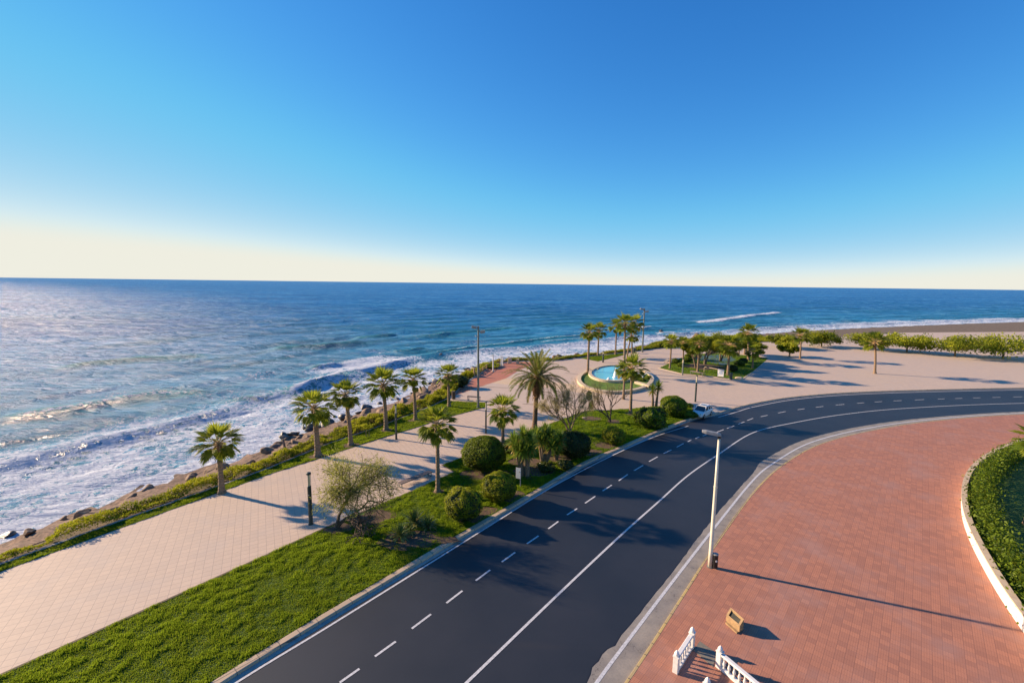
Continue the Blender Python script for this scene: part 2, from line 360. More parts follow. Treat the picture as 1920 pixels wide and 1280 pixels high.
# ------------------------------------------------------------------ reference lines of the place (metres)
SHORE = np.array([(-75,-40),(-50,18),(-41.9,34.9),(-36.9,45.5),(-31.4,57),(-28.6,64.5),(-25.0,74.5),(-21.0,79.5),(-18.1,86),(-15.1,95.5),(-10.4,107),(-6.6,115.5),(0.2,124),(12,131.5),(23.2,137.1),(37.7,146.2),(55,163),(74,176),(98,191),(140,214),(250,262),(600,390),(2500,1100),(30000,11000)], float)
HEDGE = smooth_line([(-60,-20),(-40,15.4),(-33.4,27.7),(-29.2,35.9),(-24.5,44.4),(-22.1,50.8),(-18.0,60.0),(-13.2,69.2),(-9.6,86.7),(-7.1,94.7),(-3.5,103.6),(0.7,107.6),(10.4,108.4),(19.7,116.6),(27.4,120.9),(38,131.2),(47.9,144.3),(61.5,152.7),(75,161),(97,174),(140,197),(250,243)], 0.7)
CURB = smooth_line([(-60,-22),(-40,12.5),(-32.2,26.6),(-27.9,34.2),(-23.3,42.1),(-20.5,48.4),(-15.9,56.3),(-10.1,69),(-8.57,79.3),(-6.35,89.6),(-3.43,100.8),(0.7,104.6),(10.2,106),(19.2,113.1),(27.8,119),(36.2,124.6),(45.4,131.2),(60.6,137),(80,146),(110,160),(160,185)], 1.5)
KL = smooth_line([(-40,-18.9),(-25,1.5),(-13.5,18.1)] + PL([(507,1211),(603,1153),(734,1076),(860,1002),(1002,920),(1090,868),(1160,838),(1201,820),(1249,800),(1290,785),(1337,775),(1363,767),(1412,755)]) + [(46,73.2),(58,77),(75,80),(100,83),(150,86)], 0.8)
YL = smooth_line([(-25,-16.8),(-10,0.8),(0,12.5)] + PL([(1170,1280),(1274,1122),(1338,1023),(1412,922)]) + [(28,44.6),(36,50.8),(46,56),(58,60.5),(75,64.5),(100,67.5),(150,70)], 0.8)
EL = [(-26,-16),(-11,1.6),(-0.5,13.7)] + PL([(1100,1275),(1110,1246),(1122,1234),(1138,1212),(1153,1206),(1166,1186),(1200,1144),(1230,1106),(1257,1074),(1290,1028),(1305,1009),(1341,964),(1372,928),(1412,884)]) + [(26.3,45.5),(34.5,52),(45,57.5),(57.5,62),(75,66),(100,69),(150,71.5)]
EL = np.array([np.array(p) + rng.normal(0, 0.02, 2) for p in smooth_line(EL, 0.5)])

# ------------------------------------------------------------------ sea
def build_sea():
    nr, nc = 1250, 760
    ys = 8 + 22 * (np.exp(np.linspace(0, math.log(45000 / 22.0), nr)) - 1)
    u = np.linspace(-1, 1, nc); u = u * (0.75 + 0.25 * u * u)
    Y = np.repeat(ys[:, None], nc, 1); X = u[None, :] * (Y * 1.9 + 45) 
    d = np.full(X.shape, 1e9); tt = np.zeros(X.shape); acc = 0.0; sg = np.ones(X.shape)
    for i in range(len(SHORE) - 1):
        a = SHORE[i]; bb = SHORE[i+1]; e = bb - a; L = np.linalg.norm(e)
        t = np.clip(((X - a[0]) * e[0] + (Y - a[1]) * e[1]) / L**2, 0, 1)
        dx = X - a[0] - t * e[0]; dy = Y - a[1] - t * e[1]; dd = np.hypot(dx, dy)
        s = np.sign(-(dx * e[1] - dy * e[0])); m = dd < d
        d = np.where(m, dd, d); tt = np.where(m, acc + t * L, tt); sg = np.where(m, np.where(s == 0, 1, s), sg); acc += L
    d = d * sg
    far = np.clip(1 - Y / 3500, 0.0, 1)
    near = sstep(0, 12, d)
    Z = np.full(X.shape, -3.0); a = np.zeros(X.shape)
    # swell running in to the shore
    wob = vnoise(X / 35, Y / 35, 3) * 7 + vnoise(X / 11, Y / 11, 8) * 2.2
    for lam, am, sd_ in ((21, 0.26, 1), (12.5, 0.15, 4), (7.3, 0.09, 9)):
        ph = 2 * math.pi * (d + wob * (1.0 if lam > 10 else 0.6) + sd_) / lam; s = 0.5 + 0.5 * np.sin(ph)
        Z += near * am * (2 * s ** 1.9 - 0.8) * (0.25 + 1.3 * vnoise(X / 24 + sd_, Y / 30, sd_ + 20)) * np.clip(1 - d / 900, 0.1, 1)
    for sc, am, ax, ay in ((3.6, 0.16, .6, 1.4), (1.7, 0.10, .7, 1.2), (0.8, 0.05, 1, 1), (9, 0.2, .4, 1.5), (6, .18, .35, 1.5)):
        xr = X * 0.62 + Y * 0.785; yr = -X * 0.785 + Y * 0.62
        n = vnoise(xr / sc * ax, yr / sc * ay, int(sc * 10)); n = 1 - np.abs(2 * n - 1)
        Z += am * (n - 0.5) * (0.35 + 0.65 * near) * np.clip(sc * 260 / (Y + 1), 0, 1)
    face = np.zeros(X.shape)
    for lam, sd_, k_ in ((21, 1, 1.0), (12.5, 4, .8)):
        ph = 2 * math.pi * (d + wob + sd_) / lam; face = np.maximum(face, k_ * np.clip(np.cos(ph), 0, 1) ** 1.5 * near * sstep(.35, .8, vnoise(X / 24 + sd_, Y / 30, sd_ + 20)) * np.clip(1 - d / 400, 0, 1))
    foam = np.zeros(X.shape); teal = np.clip(1 - d / 170, 0, 1) * 0.42
    # individual waves: a crest line, its height, width, and how much it breaks
    waves = [([(500,657),(545,653),(600,650),(650,645),(692,640)], 1.0, 2.6, 0.05, 1.0),
             ([(545,742),(590,722),(632,702),(668,697),(715,688),(768,672)], 0.6, 1.7, 0.95, 0.6),
             ([(400,752),(507,745),(545,738),(590,722),(640,705)], 0.4, 1.9, 0.3, 0.9),
             ([(785,668),(830,660),(880,650),(930,646),(990,638),(1080,629),(1130,624)], 0.65, 1.6, 0.45, 0.9),
             ([(775,632),(815,629),(860,624),(925,617),(975,612)], 0.75, 2.2, 0.3, 0.9),
             ([(660,633),(710,630),(745,627)], 0.8, 2.2, 0.0, 1.0), ([(730,658),(775,655),(800,652)], 0.6, 2.0, 0.0, 0.7),
             ([(1010,612),(1060,608),(1130,603)], 0.6, 2.4, 0.2, 0.5), ([(580,690),(620,684),(640,681)], 0.6, 1.8, 0.1, 0.8),
             ([(1196,619),(1222,613)], 0.8, 3.2, 0.9, 0.4), ([(1306,605),(1335,604),(1365,600),(1412,593),(1480,585)], 1.3, 4.2, 1.0, 0.5),
             ([(1230,625),(1270,621)], 0.6, 2.6, 0.7, 0.3), ([(1000,641),(1060,636),(1110,631)], 0.3, 1.6, 0.45, 0.4),
             ([(0,790),(150,765),(300,740),(400,728)], 0.5, 2.6, 0.4, 0.9), ([(100,690),(260,672),(400,664)], 0.5, 2.8, 0.1, 1.0),
             ([(520,765),(560,752),(600,742),(650,729),(700,716),(760,702)], 0.35, 1.3, 0.7, 0.3)]
    for pts, hgt, wid, br, tl in waves:
        ln = np.array(PL(pts, -2.7)); dd = np.full(X.shape, 1e9); sd2 = np.zeros(X.shape); al = np.zeros(X.shape); n = len(ln) - 1
        lo = ln.min(0) - 40; hi = ln.max(0) + 40; M = (X > lo[0]) & (X < hi[0]) & (Y > lo[1]) & (Y < hi[1])
        x = X[M]; y = Y[M]; x = x + (vnoise(x / 6, y / 6, 5) - .5) * 2.0; y = y + (vnoise(x / 5, y / 5, 6) - .5) * 2.0
        D = np.full(x.shape, 1e9); S = np.zeros(x.shape); A = np.zeros(x.shape)
        for i in range(n):
            a0 = ln[i]; e = ln[i+1] - a0; L = np.linalg.norm(e); t = ((x - a0[0]) * e[0] + (y - a0[1]) * e[1]) / L**2
            tc = np.clip(t, 0, 1); dx = x - a0[0] - tc * e[0]; dy = y - a0[1] - tc * e[1]; q = np.hypot(dx, dy); m = q < D
            D = np.where(m, q, D); S = np.where(m, np.sign(-(dx * e[1] - dy * e[0])), S); A = np.where(m, (i + tc) / n, A)
        S = D * S                                       # + seaward, - shoreward (the steep face)
        env = sstep(0, 0.15, A) * sstep(1.0, 0.85, A) * np.clip(1 - (D / 30), 0, 1)
        pro = np.where(S > 0, np.exp(-(S / (wid * 1.8)) ** 2), np.exp(-(S / (wid * 1.0)) ** 2))
        Z[M] += hgt * .95 * pro * (0.15 + 0.85 * env); teal[M] += tl * 0.75 * np.where(S > 0, np.exp(-(S / (wid*1.2)) ** 2), np.exp(-(S / (wid * 1.5)) ** 2)) * (.2 + .8 * env)
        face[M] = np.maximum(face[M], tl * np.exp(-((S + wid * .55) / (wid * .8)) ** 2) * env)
        crest = np.exp(-((S - 0.1) / (wid * 0.55)) ** 2) * env
        wake = np.where(S > 0, np.exp(-(S / (wid * 5)) ** 2), 0) * env
        foam[M] = np.maximum(foam[M], br * (1.05 * crest + 0.55 * wake * sstep(0.5, 1, np.full(1, br))) )
    # churned patch behind the breaker and the foamy wash along the rocks
    cx, cy = P(694, 682, -2.8); ex, ey = P(750, 668, -2.8); e = np.array([ex-cx, ey-cy]); L = np.linalg.norm(e)
    al = ((X - cx) * e[0] + (Y - cy) * e[1]) / L; ac = ((X - cx) * e[1] - (Y - cy) * e[0]) / L
    foam = np.maximum(foam, 0.86 * np.exp(-(al / 15) ** 4 - (ac / 9.5) ** 4) * (.65 + .5 * vnoise(X / 4, Y / 4, 15)))
    wdt = 17 + 9 * vnoise(tt / 17, tt * 0, 31) + 9 * sstep(105, 70, Y) + 14 * sstep(110, 200, X)
    foam = np.maximum(foam, 0.86 * (1 - sstep(0.55, 1.25, np.clip(d, 0, 1e9) / wdt)) * (0.42 + 0.58 * fbm(X / 5, Y / 5, 12, 2)))
    foam = np.maximum(foam, np.clip(1 - np.abs(d - 0.8) / 3.2, 0, 1) * 0.95)
    foam = np.maximum(foam, 0.42 * sstep(90, 20, d) * vnoise(X / 14, Y / 9, 44) ** 1.5)
    Z += 0.18 * (fbm(X / 1.3, Y / 1.3, 50, 3) - 0.5) * sstep(0.25, 0.7, foam)
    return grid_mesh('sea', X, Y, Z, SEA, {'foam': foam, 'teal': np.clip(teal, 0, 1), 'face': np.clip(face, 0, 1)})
SEA, nt, b = nodes('sea_water'); co = coords(nt, R(-28), (1, 1.5, 1)); geo = nt.nodes.new('ShaderNodeNewGeometry')
tl = attr(nt, 'teal'); fo = attr(nt, 'foam')
big = noise(nt, coords(nt, R(-52), (0.004, 0.02, 1)), 1.0, 4)
deep = mixc(nt, ramp(nt, big, 0.35, 0.65), (0.010, 0.125, 0.34), (0.018, 0.18, 0.45))
wc = mixc(nt, tl, deep, (0.045, 0.33, 0.37))
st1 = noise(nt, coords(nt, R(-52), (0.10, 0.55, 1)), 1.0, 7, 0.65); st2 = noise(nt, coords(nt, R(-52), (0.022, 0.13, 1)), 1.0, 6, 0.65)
wc = mixc(nt, math_n(nt, 'MULTIPLY', ramp(nt, math_n(nt, 'ADD', math_n(nt, 'MULTIPLY', st1, 0.5), math_n(nt, 'MULTIPLY', st2, 0.5)), 0.48, 0.62), 0.7), wc, (0.15, 0.42, 0.64))  # pale glints on the ripples, painted into the water colour
wc = mixc(nt, math_n(nt, 'MULTIPLY', ramp(nt, math_n(nt, 'ADD', math_n(nt, 'MULTIPLY', st1, 0.4), math_n(nt, 'MULTIPLY', st2, 0.6)), 0.48, 0.36), 0.5), wc, (0.006, 0.10, 0.24))  # shaded sides of the ripples, painted into the water colour
wc = mixc(nt, math_n(nt, 'MULTIPLY', attr(nt, 'face'), 0.85), wc, (0.008, 0.12, 0.18))  # darker look of the shoreward wave faces, shaded into the water colour
co1 = coords(nt); nzz = nt.nodes.new('ShaderNodeTexNoise'); nzz.inputs['Scale'].default_value = 0.55; nzz.inputs['Detail'].default_value = 5; nt.links.new(co1, nzz.inputs['Vector'])
vs_ = nt.nodes.new('ShaderNodeVectorMath'); vs_.operation = 'SCALE'; vs_.inputs['Scale'].default_value = 3.6; nt.links.new(nzz.outputs['Color'], vs_.inputs[0])
vad = nt.nodes.new('ShaderNodeVectorMath'); nt.links.new(co1, vad.inputs[0]); nt.links.new(vs_.outputs[0], vad.inputs[1])
vor = nt.nodes.new('ShaderNodeTexVoronoi'); vor.feature = 'DISTANCE_TO_EDGE'; vor.inputs['Scale'].default_value = 0.62; nt.links.new(vad.outputs[0], vor.inputs['Vector'])
vor2 = nt.nodes.new('ShaderNodeTexVoronoi'); vor2.feature = 'DISTANCE_TO_EDGE'; vor2.inputs['Scale'].default_value = 1.9; nt.links.new(vad.outputs[0], vor2.inputs['Vector'])
lace = math_n(nt, 'ADD', math_n(nt, 'MULTIPLY', vor.outputs['Distance'], 1.5), math_n(nt, 'MULTIPLY', vor2.outputs['Distance'], 1.1))
lace = math_n(nt, 'ADD', lace, math_n(nt, 'MULTIPLY', noise(nt, co1, 1.1, 3, 0.6), 0.5))
fm = ramp(nt, math_n(nt, 'SUBTRACT', math_n(nt, 'MULTIPLY', fo, 1.35), lace), -0.12, 0.22)
fm = math_n(nt, 'MULTIPLY', fm, ramp(nt, fo, 0.05, 0.25))
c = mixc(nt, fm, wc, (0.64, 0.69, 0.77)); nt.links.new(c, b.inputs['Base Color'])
b.inputs['Roughness'].default_value = 0.9; b.inputs['Specular IOR Level'].default_value = 0.0
h1 = noise(nt, coords(nt, R(-52), (0.4, 1.3, 1)), 0.9, 7, 0.65); h2 = noise(nt, coords(nt, R(-52), (0.05, 0.2, 1)), 1.0, 6, 0.6)
hh = math_n(nt, 'ADD', math_n(nt, 'MULTIPLY', h1, 1.3), math_n(nt, 'MULTIPLY', h2, 5.0))
bp = bump(nt, b, hh, 0.9, 1.0)
gl = nt.nodes.new('ShaderNodeBsdfGlossy'); gl.inputs['Roughness'].default_value = 0.24; nt.links.new(bp.outputs[0], gl.inputs['Normal'])
lw = nt.nodes.new('ShaderNodeLayerWeight'); lw.inputs[0].default_value = 0.5; nt.links.new(bp.outputs[0], lw.inputs['Normal'])
fr = math_n(nt, 'ADD', math_n(nt, 'MULTIPLY', math_n(nt, 'POWER', lw.outputs['Facing'], 3.0), 0.34), 0.02)
fr = math_n(nt, 'MULTIPLY', fr, math_n(nt, 'SUBTRACT', 1.0, fm)); ms = nt.nodes.new('ShaderNodeMixShader')
nt.links.new(fr, ms.inputs[0]); nt.links.new(b.outputs[0], ms.inputs[1]); nt.links.new(gl.outputs[0], ms.inputs[2]); nt.links.new(ms.outputs[0], nt.nodes['Material Output'].inputs['Surface'])
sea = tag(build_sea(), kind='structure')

# ------------------------------------------------------------------ land
seaward = [tuple(p) for p in HEDGE]
land = sheet('ground', [(-60, -60)] + seaward + [(600, 372), (3000, 1180), (30000, 10800), (30000, -4000), (200, -400), (-60, -400)], -0.17, EARTH)
tag(land, kind='structure')
# rocky bank between the ground edge and the water
nb = 13; hl = HEDGE[::1]; Xb = np.zeros((nb, len(hl))); Yb = Xb.copy(); Zb = Xb.copy()
SH2 = smooth_line(SHORE[:20], 1.5)
for j, p in enumerate(hl):
    q = SH2[np.argmin(np.hypot(SH2[:, 0] - p[0], SH2[:, 1] - p[1]))]; nrm = (q - p); L = np.linalg.norm(nrm) + 1e-6
    q = p + nrm * (L + 2.5) / L
    for i in range(nb):
        t = i / (nb - 1); w = p * (1 - t) + q * t
        Xb[i, j] = w[0]; Yb[i, j] = w[1]
        Zb[i, j] = -0.14 - 3.7 * t ** 0.85 + (0 if i == 0 else (vnoise(w[0] / 1.1, w[1] / 1.1, 61) - 0.5) * 1.0 + (vnoise(w[0] / .45, w[1] / .45, 62) - 0.5) * 0.35)
bank = grid_mesh('rocky_bank', Xb, Yb, Zb, RUBBLE); tag(bank, kind='structure')

plaza_poly = [(-60, -22)] + [tuple(p) for p in CURB] + [(250, 200), (300, 100), (150, 86.3)] + [tuple(p) for p in KL[::-1]]
plaza = sheet('plaza', plaza_poly, 0.0, PLAZA, thick=0.16); tag(plaza, kind='structure')
road_poly = [tuple(p) for p in offset(KL, 0.1)] + [tuple(p) for p in offset(YL, -0.05)[::-1]]
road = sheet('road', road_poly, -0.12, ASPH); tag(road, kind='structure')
tag(strip_profile('kerb', KL, [(-0.05, 0.006), (-0.02, 0.03), (0.05, 0.034), (0.32, 0.03), (0.36, -0.01), (0.375, -0.125)], KERB), kind='structure')
tag(strip_profile('gutter', KL, [(0.375, -0.114), (0.66, -0.116)], GUTTER), kind='structure')
WL = smooth_line(PL([(400,1307),(507,1242),(680,1134),(860,1022),(1021,921),(1090,883),(1160,848),(1221,821),(1274,803),(1322,790)], -.12), 0.8)
WL0 = smooth_line(PL([(1347,782),(1380,772.5),(1412,763)], -.12) + [(46,71.9),(58,75.7),(75,78.7),(100,81.6),(150,84.6)], 0.8)
LINES = [(smooth_line([(-30,-6.5),(-21,6)] + [tuple(WL[0])] + [tuple(q) for q in WL[6::8]] , 0.8), 0.13), (WL0, 0.16)]
SL = smooth_line([(-30,-16),(-14,3.4)] + PL([(874,1280),(1060,1101),(1168,999.5),(1235,940),(1290,891),(1347,851.6),(1412,811)], -.12) + [(38,59.2),(48,63.6),(60,67.3),(80,71),(110,74),(150,76)], 0.8)
LINES.append((SL, 0.15))
for i, (ln, w) in enumerate(LINES):
    o = strip_profile('edge_line' if i < 2 else 'lane_line', ln, [(-w / 2, -0.108 if i == 2 else -0.106), (w / 2, -0.108 if i == 2 else -0.106)], PAINT); tag(o, kind='structure')
dash = [(600,1303,637,1279)] if False else []
dash += [(637,1279,674,1253),(703,1230,742,1202),(772,1178,808,1151),(837,1130,867,1107),(892,1088,919,1068),(941,1053,966,1035),(988,1019,1010,1004),(1028,991,1047,977),(1063,965,1082,953),(1097,943,1116,930),(1130,920,1147,909),(1160,901,1177,889),(1189,882,1206,872),(1217,865,1233,856),(1244,850,1259,843),(1269,838,1282,831),(1289,828,1296,824.5),(1304,822,1311,819),(1318,817,1325,814),(1344,810,1357,805),(1363,803,1377,798),(1384,795,1396,790.5),(1401,788,1412,784)]
mb = MB()
def dashquad(a, c, w=0.13):
    a = np.array(a); c = np.array(c); e = (c - a) / np.linalg.norm(c - a); n = np.array([e[1], -e[0]]) * w / 2
    mb.add([(*(a - n), -0.108), (*(c - n), -0.108), (*(c + n), -0.108), (*(a + n), -0.108)], [(3, 2, 1, 0)] if False else [(0, 3, 2, 1)])
for x0, y0, x1, y1 in dash: dashquad(P(x0, y0, -.12), P(x1, y1, -.12))
dl = smooth_line([P(1412, 784, -.12), (42,65.5), (54,69.8), (70,73.3), (95,76.5), (140,79.5)], 0.8); k = 2
while k + 2 < len(dl): dashquad(dl[k], dl[k+2]); k += 5
for (a, c) in (((-9.1,16.4),(-8.3,17.4)), ((-11,14.1),(-10.1,15.2)), ((-13,11.8),(-12,12.9)), ((-15,9.2),(-14,10.5))): dashquad(a, c)
tag(mb.build('dashed_lane_line', PAINT), kind='structure')
# far side: worn concrete strip, white line, yellow kerb, brick pavement
strip_poly = [tuple(p) for p in EL] + [tuple(p) for p in offset(YL, -0.02)[::-1]]
tag(sheet('concrete_gutter', strip_poly, -0.114, CONC), kind='structure')
mb = MB(); el3 = EL                                            # ragged tar seam along the asphalt edge
tag(strip_profile('asphalt_seam', EL, [(-0.03, -0.1125), (0.02, -0.1125)], BLACK), kind='structure')
W2 = smooth_line([(-26.3,-17.0),(-11,0.9),(-0.9,12.6)] + PL([(1118,1280),(1147,1240),(1254,1099),(1341,987),(1412,900)], -.11) + [(27.2,45),(35.2,51.4),(45.5,56.8),(57.8,61.3),(75,65.3),(100,68.3),(150,70.8)], 0.8)
tag(strip_profile('edge_line', W2, [(-0.085, -0.107), (0.085, -0.107)], PAINT), kind='structure')
tag(strip_profile('kerb', YL, [(-0.01, -0.12), (0.0, -0.01), (0.015, 0.005), (0.13, 0.008), (0.16, -0.02)], YKERB), kind='structure')
brick_poly = [tuple(p) for p in offset(YL, 0.14)] + [(150, -60), (-20, -60)]
tag(sheet('brick_pavement', brick_poly, 0.0, BRICK), kind='structure')

# lawns
prom_low = [(-50,-17),(-30,9.5)] + PL([(507,1037),(626,982),(760,926),(852,885),(829,872),(866,858),(1007,803),(1069,781),(1085,774),(1100,770),(1135,769.5),(1200,765),(1241,761),(1285,759),(1297,762),(1300,771),(1306,780)])
kk = offset(KL, -0.04); kidx = [i for i in range(len(kk)) if kk[i][0] < 25.0 and kk[i][1] > -8]
L1 = prom_low + [tuple(kk[i]) for i in kidx[::-1]]
L2 = [(-60,-21.6),(-39.5,12.3)] + PL([(507,888),(587,863),(687,830),(781,801),(836,783),(911,763),(911,755),(846,751.5),(839,749)]) 
ci = [i for i in range(len(CURB)) if CURB[i][1] < 69.0]
c_in = offset(CURB, 0.12); L2 = L2 + [tuple(c_in[i]) for i in ci[::-1]]
# drop the crossing start of the strip lawn
L2 = [p for p in L2 if p[1] > 12.0]
L3 = PL([(1235.6,690),(1254,681.5),(1275,672),(1293,664),(1350,662),(1411,667),(1440,672),(1411,697),(1389,711),(1373,710),(1335,705),(1279,700)])
L4 = PL([(1088,671),(1121,677.5),(1168,666),(1181,661),(1150,664),(1110,668)])
tree_patch = []
def lawn(name, poly, z=0.012):
    o = sheet(name, poly, z, LAWN); tag(o, kind='structure'); return o
for pl in (L1, L2, L3, L4): lawn('lawn', pl)
def edging(line, name='edging', w=0.12, h=0.05, m=None):
    tag(strip_profile(name, np.array(line), [(-w/2, 0.0), (-w/2, h), (w/2, h), (w/2, 0.0)], m or DARKB), kind='structure')
edging([p for p in prom_low if True][1:], w=0.16, h=0.04)
edging([tuple(p) for p in CURB], 'path_curb', 0.2, 0.07, GUTTER)
edging(PL([(507,888),(587,863),(687,830),(781,801),(836,783),(911,763)]), w=0.08, h=0.025)
edging(PL([(850,749.5),(911,754.5)]), w=0.3, h=0.05, m=STONE)
edging(PL([(1235,690),(1279,700.8),(1335,706),(1373,711),(1389,712),(1411,698)]), w=0.3, h=0.06, m=STONE)
# coloured paving
tag(sheet('red_paving', PL([(853,741),(894,727),(921,718),(949,709),(975,693),(1005,681),(985,678.2),(966,678.4),(933,682.5),(916,691),(902,700.5),(892,707),(870,722),(854,736)]), 0.005, REDP), kind='structure')
tag(sheet('cream_paving', PL([(921,718),(949,709),(1000,713),(1060,718),(1085,722),(1110,742),(1085,736),(1060,731),(1000,724.5)]), 0.005, CREAM), kind='structure')
tag(sheet('blue_play_surface', PL([(1293,672),(1310,667.5),(1329,665.5),(1360,665),(1374,668),(1380,674),(1356,686),(1342,682),(1329,678),(1305,675)]), 0.022, BLUEP), kind='structure')
tag(sheet('side_path', PL([(1393,711.5),(1411,698),(1432,681),(1500,690),(1480,712),(1430,715)]), 0.006, GUTTER), kind='structure')
tag(sheet('car_apron', [tuple(p) for p in offset(KL, -0.02) if 25.0 < p[0] < 31.6] + PL([(1363,766),(1352,768),(1336,769),(1322,763),(1304,763),(1301,772)]), 0.006, GUTTER), kind='structure')
for q in ([(1220,691.5),(1279,703),(1411,718)], [(1060,699),(1084,702)], [(1335,761.5),(1363,766.5)], [(870,721),(930,726),(960,727)], [(980,757),(1010,758.5)]):
    tag(strip_profile('drain_channel', np.array(PL(q)), [(-0.1, 0.009), (0.1, 0.009)], DARKB), kind='structure')

# soil patches
def blob(px, py, rx, ry, seed, z=0.02):
    c0 = P(px, py); pts = []
    for k in range(28):
        a = 2 * math.pi * k / 28; r = 0.75 + 0.5 * float(vnoise(math.cos(a) * 2 + seed, math.sin(a) * 2 + seed, seed))
        for q in (r, r * .85, r * .7, r * .55, r * .4, r * .25, r * .12):
            p_ = (c0[0] + rx * q * math.cos(a), c0[1] + ry * q * math.sin(a)); o_ = (c0[0] + (rx * q + .25) * math.cos(a), c0[1] + (ry * q + .25) * math.sin(a))
            if any(inside(np.array([o_[0]]), np.array([o_[1]]), pl)[0] for pl in (L1, L2, L3, L4)): break
        pts.append(p_)
    tree_patch.append((c0[0], c0[1], rx * 0.85, ry * 0.85))
    tag(sheet('soil', pts, z, SOIL), kind='structure')
for i, (x, y, rx, ry) in enumerate([(690,968,2.2,1.4),(905,965,2.2,1.6),(955,930,1.8,1.4),(1000,884,2.4,1.5),(1095,848,2.4,1.3),(1135,835,1.5,1.1),(1050,860,1.6,1.2),(910,888,3.0,1.2),(985,866,2.2,1.4),(822,922,.6,.5),(597,856,1.1,.8),(659,835,1.1,.8),(725,807,.8,.7),(780,788,.9,.7),(632,990,1.2,.8),(770,1010,2.2,1.3),(1150,790,1.0,.9),(1182,776,1.0,.8),(1320,688,4.5,4.0),(1110,785,1.6,1.1),(860,1015,1.6,.7),(1270,775,2,1.2)]):
    blob(x, y, rx, ry, i + 3, 0.022 + 0.0012 * i)

# grass blades
def grass(poly, n, hmin, hmax, wid, m, seed, z=0.01, bare=True, weight=None, name='grass', leanr=0.5, tbias=0.0):
    rg = np.random.default_rng(seed); A = np.array(poly); lo = A.min(0); hi = A.max(0)
    lo = np.maximum(lo, [-60, 12]); hi = np.minimum(hi, [160, 240])
    px = []; py = []; c = 0
    while c < n:
        x = rg.uniform(lo[0], hi[0], n); y = rg.uniform(lo[1], hi[1], n); k = inside(x, y, poly)
        dist = np.hypot(x, y); k &= rg.random(n) < np.clip((30 / dist) ** 1.5, 0, 1)
        if bare:
            for (cx, cy, rx, ry) in tree_patch: k &= ~((((x - cx) / rx) ** 2 + ((y - cy) / ry) ** 2 < 0.9) & (rg.random(n) < 0.93))
        px.append(x[k]); py.append(y[k]); c += k.sum()
    x = np.concatenate(px)[:n]; y = np.concatenate(py)[:n]
    cl = fbm(x / 0.45, y / 0.45, seed, 2); cl2 = fbm(x / 2.2, y / 2.2, seed + 5, 2)
    h = (hmin + (hmax - hmin) * sstep(0.3, 0.75, cl)) * rg.uniform(0.6, 1.2, n) * (0.6 + 0.8 * cl2)
    scale = np.clip(np.hypot(x, y) / 30, 1, 3.0) ** 0.9
    a = rg.uniform(0, 2 * math.pi, n); w = wid * rg.uniform(0.6, 1.3, n) * scale
    la = rg.uniform(0, 2 * math.pi, n); le = rg.uniform(0, leanr, n) * h
    V = np.zeros((n, 3, 3)); V[:, 0] = np.stack([x - np.cos(a) * w, y - np.sin(a) * w, np.full(n, z)], 1)
    V[:, 1] = np.stack([x + np.cos(a) * w, y + np.sin(a) * w, np.full(n, z)], 1)
    V[:, 2] = np.stack([x + np.cos(la) * le, y + np.sin(la) * le, z + h], 1)
    t = np.clip(.03 + 1.05 * cl * cl2 * 2 + rg.normal(0, 0.12, n) + tbias, 0, 0.84); t[rg.random(n) < 0.03] = 1.1
    return tag(cards(name, V, m, tone=t), kind='stuff')
grass(L1, 380000, 0.06, 0.17, 0.018, GRASS, 11)
grass(L2, 90000, 0.05, 0.15, 0.018, GRASS, 12)
grass(L3, 26000, 0.06, 0.16, 0.02, GRASS, 13)
grass(L4, 9000, 0.06, 0.16, 0.02, GRASS, 14, bare=False)
# ground-cover hedge between the path curb and the rocks
HB = [tuple(p) for p in offset(CURB, -0.15) if p[1] < 185] + [tuple(p) for p in offset(HEDGE, 0.2) if p[1] < 200][::-1]
HB = [p for p in HB if p[1] > 5]
def hedge_mass():
    n = 180000; rg = np.random.default_rng(5); A = np.array(HB); out = []; c = 0
    while c < n:
        x = rg.uniform(-45, 90, n * 4); y = rg.uniform(12, 180, n * 4); k = inside(x, y, HB) & (rg.random(n * 4) < np.clip((45 / np.hypot(x, y)), 0, 1))
        clump = fbm(x / 1.6, y / 1.6, 77, 3); k &= clump > 0.33; out.append(np.stack([x[k], y[k]], 1)); c += k.sum()
    p = np.concatenate(out)[:n]; x, y = p[:, 0], p[:, 1]; clump = fbm(x / 1.6, y / 1.6, 77, 3)
    lowz = np.where(y > 100, 0.55, 1.0)
    top = (0.14 + 0.72 * sstep(0.35, 0.75, clump)) * lowz; z = top * rg.uniform(0, 1, n) ** 0.5
    s = 0.085 * np.clip(np.hypot(x, y) / 45, 1, 3); u = rg.normal(size=(n, 3)); u[:, 2] = np.abs(u[:, 2]) + 0.4; u /= np.linalg.norm(u, axis=1)[:, None]
    w = np.cross(u, rg.normal(size=(n, 3))); w /= np.linalg.norm(w, axis=1)[:, None]; c0 = np.stack([x, y, z], 1); L = (s * rg.uniform(1.0, 2.4, n))[:, None]
    V = np.stack([c0 - w * s[:, None] * .45, c0 + w * s[:, None] * .45, c0 + u * L], 1)
    t = np.clip(0.1 + z * 0.8 + (fbm(x / 5, y / 5, 9, 2) - .35) * 1.2 + rg.normal(0, .12, n), 0, .84); t[rg.random(n) < 0.12] = 1.1
    tag(cards('ground_cover', V, HEDGEG, tone=t), kind='stuff')
hedge_mass()

